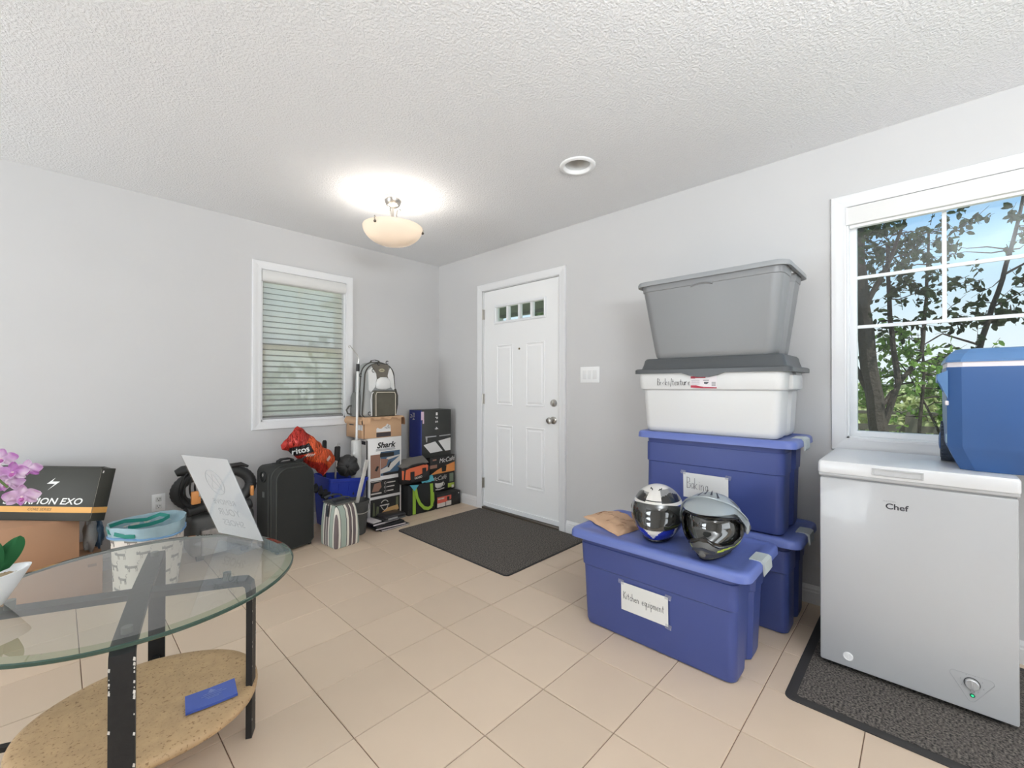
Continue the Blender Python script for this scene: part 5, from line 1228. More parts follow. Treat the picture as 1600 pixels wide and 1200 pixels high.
# white pole with a hook, its lower end in a pale sleeve
m_wh = mat('pole_white', (232, 232, 230), .4)
po = thing('hook_pole', 'long white pole with a wire hook standing in the blue bin before the backpack', 'pole', (1.736, 3.462, .32))
bb = B(); bb.tube([(1.734, 3.462, .33), (1.748, 3.462, 1.33)], .0095, 12); part('shaft', bb, m_wh, po)
bb = B(); bb.tube([(1.748, 3.462, 1.290), (1.749, 3.462, 1.352)], .014, 12); part('clip', bb, m_black, po)
bb = B(); bb.tube([(1.750, 3.462, 1.35), (1.756, 3.462, 1.40), (1.742, 3.462, 1.43), (1.712, 3.462, 1.465), (1.694, 3.462, 1.485), (1.677, 3.462, 1.505), (1.668, 3.462, 1.498), (1.670, 3.462, 1.486), (1.676, 3.462, 1.482)], .0035, 8); part('hook', bb, m_nickel, po)
m_slv = mat('sleeve_plastic', (196, 196, 192), .25, var=.1, vscale=10)
bb = B(); bb.lathe([(.042, .33), (.043, .5), (.042, .70), (.036, .712), (.012, .714)], 28, (1.736, 3.462, 0)); part('sleeve', bb, m_slv, po)

# tall white vacuum box, carton and backpack on it
m_bw = mat('box_white', (226, 224, 221), .5); m_bk = mat('print_black', (36, 34, 33), .5); m_pbrown = mat('print_brown', (150, 112, 94), .5); m_pblue = mat('print_blue', (72, 98, 124), .45); m_pgrey = mat('print_grey', (170, 170, 170), .5); m_ppale = mat('print_pale', (206, 200, 192), .5); m_pgreen = mat('print_olive', (104, 108, 82), .5); m_pfood = mat('print_tan', (206, 166, 110), .5)
vb_ = carton('vacuum_box', 'tall white printed vacuum cleaner box standing behind the stack of books', 'box', (1.823, 3.412, 0), 0, .317, .255, .716, m_bw)
f = LF(); fl_ = Frame((0, .255, 0), (0, -1, 0), (0, 0, 1))
lb = B(); text(lb, 'Shark', f, .160, .650, .068, .0012, shear=.25, bold=.0022, sx=1.12); part('lettering', lb, m_bk, vb_, world=False, smooth=False)
lb = B(); quad(lb, f, .065, .255, .603, .612); quad(lb, f, .068, .25, .614, .622); part('fine_print', lb, m_pgrey, vb_, world=False, smooth=False)
lb = B(); quad(lb, f, .016, .108, .375, .575, .0008); pa = part('picture_panel', lb, m_pbrown, vb_, world=False, smooth=False)
lb = B(); quad(lb, f, .110, .300, .385, .595, .0008); pb_ = part('picture_panel', lb, m_pblue, vb_, world=False, smooth=False)
lb = B(); poly(lb, f, [(.110, .44), (.17, .46), (.30, .545), (.30, .50), (.20, .42), (.110, .405)], .0014); poly(lb, f, [(.16, .515), (.30, .545), (.30, .555), (.17, .54)], .0014); part('print', lb, m_ppale, pb_, world=False, smooth=False)
lb = B(); poly(lb, f, [(.110, .445), (.165, .47), (.185, .525), (.110, .535)], .0016); part('print', lb, m_pbrown, pb_, world=False, smooth=False)
lb = B(); quad(lb, f, .105, .24, .548, .583, .0018); quad(lb, f, .135, .300, .385, .408, .0018); poly(lb, f, [(.175, .455), (.20, .50), (.215, .50), (.19, .45)], .0018); poly(lb, f, [(.055, .44), (.075, .475), (.095, .47), (.075, .43)], .0016); part('print', lb, m_bk, pb_, world=False, smooth=False)
lb = B(); quad(lb, f, .016, .300, .215, .352, .0008); p2_ = part('picture_panel', lb, m_bk, vb_, world=False, smooth=False)
lb = B()
for k in range(3):
    zc = .320-.036*k; lb.tube([f(.155+.010*cos(2*pi*q/16), zc+.010*sin(2*pi*q/16), .0012) for q in range(16)], .0014, 4, closed=True); quad(lb, f, .175, .255-.01*k, zc-.004, zc+.005, .0014)
quad(lb, f, .02, .12, .342, .348, .0014); quad(lb, f, .02, .12, .235, .247, .0014); part('print', lb, m_ppale, p2_, world=False, smooth=False)
lb = B(); poly(lb, f, [(.03, .26), (.05, .325), (.11, .335), (.12, .29), (.09, .258)], .0014); part('print', lb, m_pbrown, p2_, world=False, smooth=False)
lb = B(); quad(lb, f, .016, .300, .03, .192, .0008); p3_ = part('picture_panel', lb, m_bk, vb_, world=False, smooth=False)
lb = B(); lb.tube([f(.150+.036*cos(R(25+130*q/14)), .135+.036*sin(R(25+130*q/14)), .0014) for q in range(15)], .0035, 5); lb.tube([f(x, y, .0014) for x, y in ((.118, .12), (.130, .098), (.15, .082), (.172, .098), (.182, .12))], .0035, 5); quad(lb, f, .105, .195, .124, .134, .0016); part('shield_print', lb, m_ppale, p3_, world=False, smooth=False)
lb = B(); poly(lb, f, [(.035, .05), (.045, .165), (.052, .165), (.06, .05)], .0012); poly(lb, f, [(.065, .05), (.075, .13), (.095, .125), (.095, .05)], .0012); quad(lb, f, .262, .285, .11, .18, .0012); part('print', lb, m_pgreen, p3_, world=False, smooth=False)
lb = B(); poly(lb, f, [(.11, .06), (.17, .10), (.28, .11), (.29, .07), (.20, .04), (.12, .04)], .0016); part('print', lb, m_pfood, p3_, world=False, smooth=False)
lb = B(); quad(lb, fl_, .215, .236, .02, .70); quad(lb, fl_, .02, .2, .66, .69); part('side_print', lb, m_bk, vb_, world=False, smooth=False)

cd = thing('open_carton', 'light brown cardboard carton with open flaps between the vacuum box and the backpack', 'box', (1.782, 3.425, .7175))
w, d, h = .366, .315, .178
bb = B().box(0, w, 0, d, 0, h, .003, 1); part('box', bb, m_cardlt, cd, world=False, ang=50)
bb = B(); bb.sheet(lambda u, v: Vector((w+.001+.012*sin(v*pi*.9)+.03*v, d*u*.96, h-.075*v*v+.004*sin(v*4))), 6, 10, .003); part('flap', bb, m_card, cd, world=False, ang=60)
def ffl(u, v):
    x = -.02+(w+.03)*u; drop = (.055 if u < .16 else .018+.010*sin(u*23)+.006*sin(u*51))*(1 if u > .16 else 1); return Vector((x, -.004-.012*sin(v*pi*.6)-(.016*v if u < .18 else 0), h+.003-drop*v))
bb = B(); bb.sheet(ffl, 40, 6, .002); part('flap', bb, m_cardlt, cd, world=False, ang=60)
bb = B(); bb.sheet(lambda u, v: Vector((-.002-.018*sin(v*2.6), d*u, h-.06*v)), 4, 8, .002); part('flap', bb, m_cardlt, cd, world=False, ang=60)
f = LF(); lb = B(); poly(lb, f, [(.118, .048), (.118, .078), (.130, .088), (.146, .078), (.165, .076), (.180, .088), (.205, .098), (.222, .118), (.240, .106), (.252, .104), (.258, .048)], .0012); lab = part('torn_label', lb, m_bw, cd, world=False, smooth=False)
lb = B(); quad(lb, f, .118, .258, .006, .044, .0012); part('dark_label', lb, mat('label_charcoal', (62, 54, 54), .5), cd, world=False, smooth=False)
lb = B(); text(lb, 'LB.', f, .232, .098, .022, .0018); text(lb, 'TION', f, .222, .080, .022, .0018); part('lettering', lb, m_bk, lab, world=False, smooth=False)
fs_l = Frame((0, d, 0), (0, -1, 0), (0, 0, 1)); lb = B(); quad(lb, fs_l, .06, .14, .105, .135, .0012); part('hand_hole', lb, m_bk, cd, world=False, smooth=False)
lb = B(); quad(lb, fs_l, .20, .30, .07, .15, .0012); part('side_label', lb, m_bw, cd, world=False, smooth=False)
lb = B(); quad(lb, f, -.0, .008, .0, h, .0008); part('seam', lb, m_seam, cd, world=False, smooth=False)

m_bpd = mat('pack_taupe', (112, 106, 96), .85, var=.1, vscale=40); m_bpw = mat('pack_white', (224, 224, 221), .7, bump=.1, bscale=40); m_bpg = mat('pack_grey', (168, 170, 168), .8, var=.06); m_bpt = mat('pack_trim', (88, 86, 80), .8); m_bpb = mat('pack_brown', (92, 88, 76), .9, var=.18, vscale=24); m_pip = mat('pack_piping', (206, 196, 178), .6)
bp_ = thing('backpack', 'grey, taupe and white backpack standing on the open cardboard carton', 'backpack', (1.800, 3.465, .8985), R(-2))
def bpo(w, h, r, y, x0=0, z0=0, n=10):
    pts = [(x0, y, z0+.02), (x0+.02, y, z0), (x0+w-.02, y, z0), (x0+w, y, z0+.02)]
    wt_ = w*.86; dx = (w-wt_)/2
    pts += [(x0+w-dx-r+r*cos(pi/2*k/n), y, z0+h-r+r*sin(pi/2*k/n)) for k in range(n+1)]
    pts += [(x0+dx+r-r*sin(pi/2*k/n), y, z0+h-r+r*cos(pi/2*k/n)) for k in range(n+1)]; return pts
bb = B(); bb.loft([bpo(.29, .44, .11, .002, .015, .01), bpo(.318, .465, .12, .02, 0, 0), bpo(.325, .475, .12, .08, -.003, 0), bpo(.325, .475, .11, .19, -.003, 0), bpo(.30, .46, .10, .21, .01, .005)]); part('shell', bb, m_bpg, bp_, world=False, ang=50)
for y, w_, h_, x_ in ((.018, .322, .467, -.002), (.085, .331, .479, -.006)):
    bb = B(); bb.tube(bpo(w_, h_, .12, y, x_, 0), .006, 7, closed=True); part('trim', bb, m_bpt, bp_, world=False)
fb_ = Frame((0, 0, 0), (1, 0, 0), (0, 0, 1))
bb = B(); bb.prism([(.075, .452), (.10, .458), (.20, .458), (.235, .452), (.232, .40), (.222, .36), (.236, .30), (.10, .27), (.125, .33), (.118, .37), (.085, .42)], fb_, -.006, .006); part('top_panel', bb, m_bpd, bp_, world=False, ang=40)
bb = B(); bb.prism([(.042, .40), (.075, .425), (.112, .375), (.118, .33), (.10, .255), (.065, .215), (.048, .23)], fb_, -.006, .010); part('side_panel', bb, m_bpw, bp_, world=False, ang=40)
bb = B(); bb.prism([(.222, .36), (.234, .405), (.252, .425), (.278, .36), (.290, .24), (.275, .235), (.25, .26), (.236, .30)], fb_, -.006, .010); part('side_panel', bb, m_bpw, bp_, world=False, ang=40)
bb = B(); n = 14; out_ = [(.112, .25), (.108, .285), (.122, .325), (.155, .345), (.205, .345), (.235, .325), (.250, .285), (.245, .25), (.20, .236), (.15, .236)]
bb.loft([[fb_(.18+(x-.18)*s_, .29+(y-.29)*s_, d_) for x, y in out_] for s_, d_ in ((1, .004), (1, .018), (.93, .028), (.8, .033))]); part('oval_pocket', bb, m_bpw, bp_, world=False, ang=60)
bb = B(); bb.loft([rring(.085, .285, -.045+i, .02, z, .018, 5) for z, i in ((.004, .01), (.012, 0), (.20, 0), (.222, .012), (.228, .03))]); lp = part('front_pocket', bb, m_bpb, bp_, world=False, ang=50)
bb = B(); bb.tube([(.094, -.046, .008), (.092, -.047, .19), (.10, -.046, .212), (.27, -.046, .212), (.279, -.047, .19), (.277, -.046, .008)], .0035, 6); part('piping', bb, m_pip, lp, world=False)
bb = B(); bb.tube([(.07, -.012, .01), (.062, -.014, .15), (.075, -.012, .205), (.10, -.02, .222)], .0045, 6); bb.tube([(.292, -.006, .01), (.30, -.006, .15), (.292, -.006, .20)], .0045, 6); part('piping', bb, m_bpw, bp_, world=False)
bb = B(); bb.loft([rring(-.048+i, .01, .05+i, .175-i, z, .03, 5) for z, i in ((.002, .01), (.01, 0), (.17, .004), (.205, .014), (.215, .03))]); part('side_pocket', bb, mat('pack_midgrey', (128, 128, 124), .85, var=.08), bp_, world=False, ang=50)
bb = B(); bb.tube([(-.05, .12, .02), (-.075, .14, .03), (-.085, .14, .06), (-.07, .13, .09), (-.05, .12, .10)], .007, 6); part('side_strap', bb, m_bpt, bp_, world=False)
bb = B(); bb.strap([(.335, .06, .02), (.345, .05, .10), (.345, .05, .18), (.33, .06, .24)], (0, .03, 0), .012); part('compression_strap', bb, m_bpt, bp_, world=False, ang=50)
bb = B(); bb.strap([(.11, .10, .472), (.12, .10, .492), (.155, .10, .500), (.19, .10, .492), (.20, .10, .472)], (0, .022, 0), .006); part('grab_handle', bb, m_bpt, bp_, world=False, ang=50)
for x, z in ((.085, .40), (.215, .475), (.135, .462), (.305, .34), (.31, .27), (-.002, .36), (.05, .03)):
    bb = B(); yy = .0 if 0 < x < .29 else .06; bb.tube([(x+.012*cos(R(40+k*25)), yy-.012, z+.014*sin(R(40+k*25))) for k in range(12)], .0028, 6); part('hook', bb, m_black, bp_, world=False)
lb = B(); lb.x = Matrix.Translation((.165, -.008, .405)); lb.sphere((0, 0, 0), .028, 16, 8, (1.1, .12, .62)); em_ = part('badge', lb, mat('badge_taupe', (150, 142, 120), .6), bp_, world=False)
lb = B(); lb.tube([(.143, -.0125, .40), (.152, -.0125, .414), (.170, -.0125, .416), (.186, -.0125, .408), (.178, -.0125, .396), (.150, -.0125, .394)], .0028, 5, closed=True); part('badge_print', lb, mat('badge_cream', (206, 200, 168), .6), em_, world=False)

# stack of books and cases on the floor
m_bkc = mat('book_black', (36, 35, 38), .35, coat=.2); m_pg = mat('page_white', (222, 214, 212), .8); m_bkg = mat('case_grey', (92, 94, 94), .4)
def book(label, x, y, rz, w, d, z, h, cover, pages=True, group='books piled before the vacuum box', specks=0):
    t_ = thing('book', label, 'book', (x, y, z), rz, group); c = .002
    if pages:
        bb = B(); bb.box(0, w, 0, d, 0, c); bb.box(0, w, 0, d, h-c, h); bb.box(0, c, 0, d, c, h-c); part('cover', bb, cover, t_, world=False, smooth=False)
        bb = B().box(c, w-.004, .003, d-.003, c, h-c); part('pages', bb, m_pg, t_, world=False, smooth=False)
    else:
        bb = B().box(0, w, 0, d, 0, h, .003); part('cover', bb, cover, t_, world=False)
    if specks:
        lb = B(); rn = random.Random(specks)
        for k in range(5): x_, y_ = rn.uniform(.02, w*.8), rn.uniform(.02, d*.6); lb.add([(x_, y_, h+.0006), (x_+.03, y_+.004, h+.0006), (x_+.03, y_+.016, h+.0006), (x_, y_+.012, h+.0006)], [(0, 1, 2, 3)])
        part('cover_print', lb, m_pgrey, t_, world=False, smooth=False)
book('thin black book with white page edges at the bottom of the floor pile', 1.790, 3.140, R(1), .262, .20, .0005, .012, m_bkc)
book('black glossy book second from the floor in the pile, jutting out left', 1.752, 3.162, R(-3), .270, .20, .013, .014, m_bkc, True)
book('wide black book with small pale prints in the middle of the pile', 1.768, 3.160, R(2), .250, .20, .0275, .013, m_bkc, False, specks=4)
book('dark book with pale page edges just under the grey case', 1.745, 3.190, R(4), .25, .19, .041, .016, m_bkc)
t_ = thing('game_case', 'grey and black carrying case on top of the book pile', 'case', (1.850, 3.175, .0575), R(3))
bb = B(); bb.loft([rring(0, .20, 0, .16, z, .02, 5) for z in (0, .004, .014)]); part('base', bb, m_bkg, t_, world=False)
bb = B(); bb.loft([rring(i, .20-i, i, .16-i, z, .02, 5) for z, i in ((.0145, 0), (.030, 0), (.036, .006))]); part('lid', bb, m_bkc, t_, world=False)
bb = B(); bb.box(.02, .11, -.001, .001, .010, .024); part('side_label', bb, m_pgrey, t_, world=False, smooth=False)
book('thin white-edged booklet on the left of the pile beside the grey case', 1.752, 3.205, R(8), .085, .15, .0575, .008, m_pg, False)

# black tote bag with green handles, teal cloth and the orange tool bag in its mouth
m_tk = mat('tote_black', (34, 35, 35), .8, var=.1, vscale=30); m_green = mat('strap_green', (150, 186, 60), .7); m_teal = mat('teal_cloth', (88, 172, 186), .8, var=.15, vscale=20)
kb = thing('tote_bag', 'black tote bag with lime green handles standing right of the white vacuum box', 'bag', (2.166, 3.343, 0))
bb = B(); bb.loft([rring(i, .305-i, i, .215-i, z, .012, 4) for z, i in ((0, .006), (.006, 0), (.15, -.002), (.262, .004), (.27, .004), (.262, .012), (.20, .014))]); part('body', bb, m_tk, kb, world=False, ang=45)
bb = B(); bb.strap([(.062, -.003, .006), (.062, -.0035, .10), (.062, -.0035, .24)], (.032, 0, 0), .002); bb.strap([(.255, -.003, .04), (.255, -.0035, .16), (.250, -.0035, .255)], (.032, 0, 0), .002)
part('strap', bb, m_green, kb, world=False, smooth=False)
bb = B(); bb.strap([(.075, -.005, .235), (.085, -.012, .16), (.115, -.016, .095), (.16, -.018, .048), (.205, -.018, .034), (.240, -.016, .045), (.262, -.012, .10), (.262, -.006, .17)], [Vector((.028, 0, .0)), Vector((.028, 0, .006)), Vector((.020, 0, .020)), Vector((.010, 0, .028)), Vector((.0, 0, .03)), Vector((-.018, 0, .022)), Vector((-.030, 0, .004)), Vector((-.03, 0, 0))], .002); part('handle', bb, m_green, kb, world=False, ang=60)
bb = B(); bb.sheet(lambda u, v: Vector((.012+.095*u, -.006-.004*sin(u*3), .278-.055*v*(1-abs(2*u-1))-.012*u)), 12, 8, .002); bb.sheet(lambda u, v: Vector((.16+.13*u, .010+.04*v, .268+.050*sin(pi*v*.6)*(.3+.8*u)+.006*sin(u*9))), 12, 8, .002)
single_t = thing('towel', 'teal cloth spilling over the rim of the black tote bag', 'towel', (2.166, 3.343, .27)); MWt = MW['tote_bag']
bb.v = [MWt @ p for p in bb.v]; part('cloth', bb, m_teal, single_t, ang=70)
m_tor = mat('tool_orange', (226, 112, 72), .6, var=.06); m_tgr = mat('tool_grey', (112, 108, 102), .8)
tb_ = thing('tool_bag', 'orange and black soft tool bag with a grey top sitting in the black tote bag', 'bag', (2.110, 3.352, .285))
bb = B(); bb.loft([rring(i, .300-i, i, .095-i*.4, z, .02, 4) for z, i in ((0, .008), (.01, .0), (.12, -.004), (.150, .008))]); part('body', bb, m_bk, tb_, world=False, ang=50)
bb = B(); bb.loft([[(x, y, z) for x, y, z in ((-.004, -.004, .150), (.28, -.006, .168), (.30, .095, .175), (.285, .10, .215), (.06, .10, .205), (-.01, .09, .165))], [(x, y, z) for x, y, z in ((-.002, -.002, .160), (.275, -.004, .178), (.295, .09, .19), (.278, .09, .225), (.06, .09, .215), (-.006, .085, .175))]]); part('top_flap', bb, m_tgr, tb_, world=False, ang=30)
fb2 = Frame((0, -.001, 0), (1, 0, 0), (0, 0, 1)); bb = B(); bb.prism([(.028, .045), (.035, .125), (.05, .138), (.25, .158), (.272, .145), (.268, .10), (.245, .085), (.105, .055), (.075, .035)], fb2, 0, .006); part('front_panel', bb, m_tor, tb_, world=False, ang=40)
bb = B(); bb.prism([(-.002, .05), (-.004, .13), (.018, .125), (.012, .045)], fb2, 0, .004); part('side_panel', bb, m_tor, tb_, world=False, ang=40)
bb = B(); bb.tube([(.04, -.006, .140), (.09, -.012, .163), (.15, -.014, .170), (.21, -.012, .170), (.245, -.006, .160)], .009, 8); part('carry_loop', bb, m_bk, tb_, world=False)
for x in (.105, .232):
    bb = B(); bb.strap([(x, -.009, .02+(x-.105)*.15), (x-.004, -.010, .07+(x-.105)*.15), (x-.004, -.010, .108+(x-.105)*.15)], (.040, 0, 0), .005); part('handle_strap', bb, m_bk, tb_, world=False, ang=60)
lb = B(); text(lb, 'RIDGID', Frame((0, -.009, 0), (1, 0, .10), (0, 0, 1)), .165, .030, .026, .0006, bold=.0006); part('lettering', lb, m_ppale, tb_, world=False, smooth=False)

# boxes in the corner
bx = carton('coffee_box', 'low black box with a red label on the floor under the coffee pod boxes', 'box', (2.480, 3.345, 0), 0, .290, .26, .132, m_bk)
f = LF(); lb = B(); quad(lb, f, .008, .175, .075, .108); poly(lb, f, [(.008, .05), (.11, .05), (.175, .07), (.175, .075), (.008, .075)]); lab = part('red_label', lb, mat('label_coral', (212, 96, 78), .5), bx, world=False, smooth=False)
lb = B(); quad(lb, f, .008, .105, .012, .05); quad(lb, f, .112, .175, .012, .055); quad(lb, f, .016, .09, .084, .096, .0012); part('white_label', lb, m_ppale, lab, world=False, smooth=False)
lb = B(); text(lb, '/////', f, .05, .09, .012, .002); quad(lb, f, .122, .152, .062, .098, .0014); part('print', lb, m_bk, lab, world=False, smooth=False)
lb = B(); quad(lb, f, .262, .272, .105, .116); part('sticker', lb, m_bw, bx, world=False, smooth=False)
m_mo = mat('print_orange', (232, 152, 84), .5); m_lime = mat('print_lime', (172, 192, 76), .5)
def cafe(label, z, h):
    t_ = carton('coffee_box', label, 'box', (2.480, 3.450, z), 0, .304, .19, h, m_bk, group=None)
    return t_
c1 = cafe('black coffee pod box printed with a white cup and a green corner', .133, .170); f = LF(); h = .17
lb = B(); text(lb, 'McCafé', f, .105, .128, .058, .001, shear=.3, rot=.05); part('lettering', lb, m_ppale, c1, world=False, smooth=False)
lb = B(); poly(lb, f, [(.055, .085), (.16, .095), (.155, .055), (.13, .035), (.085, .032), (.062, .05)]); lb.tube([f(.158+.014*cos(R(a)), .065+.014*sin(R(a)), .001) for a in range(-90, 91, 20)], .003, 5); lb.strap([f(.045, .024, .001), f(.105, .018, .001), f(.17, .026, .001)], f.u*.01, .001); cp_ = part('cup_print', lb, mat('cup_white', (226, 222, 212), .5), c1, world=False, smooth=False)
lb = B(); n = 16; poly(lb, f, [(.108+.045*cos(2*pi*k/n), .09+.010*sin(2*pi*k/n)) for k in range(n)], .0016); part('coffee_print', lb, m_bk, cp_, world=False, smooth=False)
lb = B(); quad(lb, f, .215, .295, .02, .062); part('corner_print', lb, m_lime, c1, world=False, smooth=False)
lb = B(); quad(lb, f, .235, .285, .075, .16); part('corner_print', lb, mat('print_sage', (120, 132, 112), .5), c1, world=False, smooth=False)
lb = B(); quad(lb, f, .262, .290, .012, .040, .0012); part('corner_print', lb, m_bw, c1, world=False, smooth=False)
c2 = cafe('black coffee pod box printed with an orange wave, under the game console box', .3035, .172)
lb = B(); text(lb, 'McCafé', f, .200, .130, .062, .0012, shear=.3, rot=.06); part('lettering', lb, m_bw, c2, world=False, smooth=False)
lb = B(); poly(lb, f, [(.0, .002), (.302, .008), (.302, .100), (.18, .075), (.08, .040)]); ow = part('orange_print', lb, m_mo, c2, world=False, smooth=False)
lb = B(); poly(lb, f, [(.142, .018), (.190, .018), (.198, .075), (.135, .075)], .0014); part('cup_print', lb, m_bk, ow, world=False, smooth=False)
lb = B(); quad(lb, f, .0, .082, .062, .095); quad(lb, f, .03, .075, .135, .15); part('label_print', lb, m_pbrown, c2, world=False, smooth=False)
ps = carton('console_box', 'tall dark grey and blue game console box in the corner, topmost of its stack', 'box', (2.372, 3.450, .4765), 0, .362, .19, .458, mat('console_box_grey', (56, 57, 54), .5))
w, h = .362, .458; f = LF(); fl_ = Frame((0, .19, 0), (0, -1, 0), (0, 0, 1))
lb = B(); quad(lb, fl_, 0, .19, 0, h, .0008); quad(lb, f, 0, .012, 0, h, .0008); sd_ = part('blue_side', lb, mat('console_box_blue', (44, 56, 128), .5), ps, world=False, smooth=False)
lb = B(); text(lb, 'PS4', fl_, .07, h-.06, .05, .0014, rot=-pi/2); text(lb, 'PS', fl_, .03, h-.06, .04, .0014, rot=-pi/2); part('lettering', lb, m_bw, sd_, world=False, smooth=False)
Q = lambda px, py: ((px-325)/575*w, h-(py-165)/865*h)
lb = B(); poly(lb, f, [Q(375, 790), Q(590, 745), Q(735, 935), Q(500, 950)], .001); poly(lb, f, [Q(650, 740), Q(888, 700), Q(888, 935), Q(785, 940)], .001); part('console_print', lb, m_bw, ps, world=False, smooth=False)
lb = B(); poly(lb, f, [Q(408, 640), Q(612, 640), Q(612, 660), Q(445, 662), Q(440, 745), Q(425, 745)], .001); poly(lb, f, [Q(668, 642), Q(888, 636), Q(888, 656), Q(668, 660)], .001); part('line_print', lb, m_pgrey, ps, world=False, smooth=False)
lb = B(); x_, y_ = Q(618, 240); quad(lb, f, x_-.011, x_+.011, y_-.014, y_+.014, .001)
for ch_, py in (('P', 312), ('S', 385), ('4', 505)):
    x_, y_ = Q(612, py); text(lb, ch_, f, x_, y_, .052 if ch_ == '4' else .042, .001, rot=-pi/2 if ch_ != '4' else -pi/2, bold=.0012)
part('lettering', lb, m_bw, ps, world=False, smooth=False)
lb = B(); poly(lb, f, [Q(330, 190), Q(382, 190), Q(382, 330), Q(330, 340)], .0012); poly(lb, f, [Q(358, 330), Q(384, 330), Q(384, 405), Q(358, 405)], .0012); part('sticker', lb, mat('sticker_pink', (216, 190, 206), .5), ps, world=False, smooth=False)

# ================================================================== outside
G0 = -.45
gb = B().add([(XW+.15, -30, G0), (60, -30, G0), (60, 40, G0), (XW+.15, 40, G0)], [(0, 1, 2, 3)]); gb.add([(-30, YW+.15, G0), (XW+.15, YW+.15, G0), (XW+.15, 40, G0), (-30, 40, G0)], [(0, 1, 2, 3)])
struct('ground', gb, mat('lawn_green', (156, 164, 120), .95, var=.25, vscale=3), smooth=False)
# porch ceiling boards above the entrance door
po_b = B().box(XW+.16, 5.55, 1.2, 7.2, 2.46, 2.52); porch = struct('porch_ceiling', po_b, mat('porch_grey', (112, 118, 112), .8), smooth=False); MW[porch.name] = Matrix.Identity(4)
for k in range(25):
    bb = B().box(XW+.16+.102*k, XW+.16+.102*k+.094, 1.2, 7.2, 2.445, 2.462); part('soffit_board', bb, mat('porch_grey', (112, 118, 112), .8), porch, smooth=False)
bb = B().box(5.5, 5.6, 1.2, 7.2, 2.40, 2.52); part('porch_beam', bb, mat('porch_grey', (112, 118, 112), .8), porch, smooth=False)
bb = B().box(5.46, 5.60, 5.55, 5.69, G0, 2.41); part('porch_post', bb, m_vinyl, porch, smooth=False)
# fence
m_fence = mat('weathered_fence', (112, 106, 94), .9, var=.2, vscale=9)
fn_ = thing('garden_fence', 'weathered grey wooden railing fence seen through the big window behind the trees', 'fence', (7.6, 0, G0))
FX = 7.6
for y in (-3.6, -2.1, -.6, .12, 1.2):
    bb = B().box(FX-.05, FX+.05, y-.06, y+.06, G0, .86); part('post', bb, m_fence, fn_, smooth=False)
bb = B().box(FX-.04, FX+.04, -4, 2, .80, .84); part('rail', bb, m_fence, fn_, smooth=False)
bb = B().box(FX-.02, FX+.02, -4, 2, .58, .66); part('rail', bb, m_fence, fn_, smooth=False)
bb = B().box(FX-.02, FX+.02, -4, 2, -.2, -.12); part('rail', bb, m_fence, fn_, smooth=False)
bl = B().box(-.015, .015, -.025, .025, -.2, .62); blm = mesh_of('baluster', bl, m_fence, smooth=False)
for k in range(50):
    o = lk(bpy.data.objects.new('baluster', blm)); o.parent = fn_; o.location = Vector((FX, -3.95+.12*k, 0))-Vector(fn_.location)

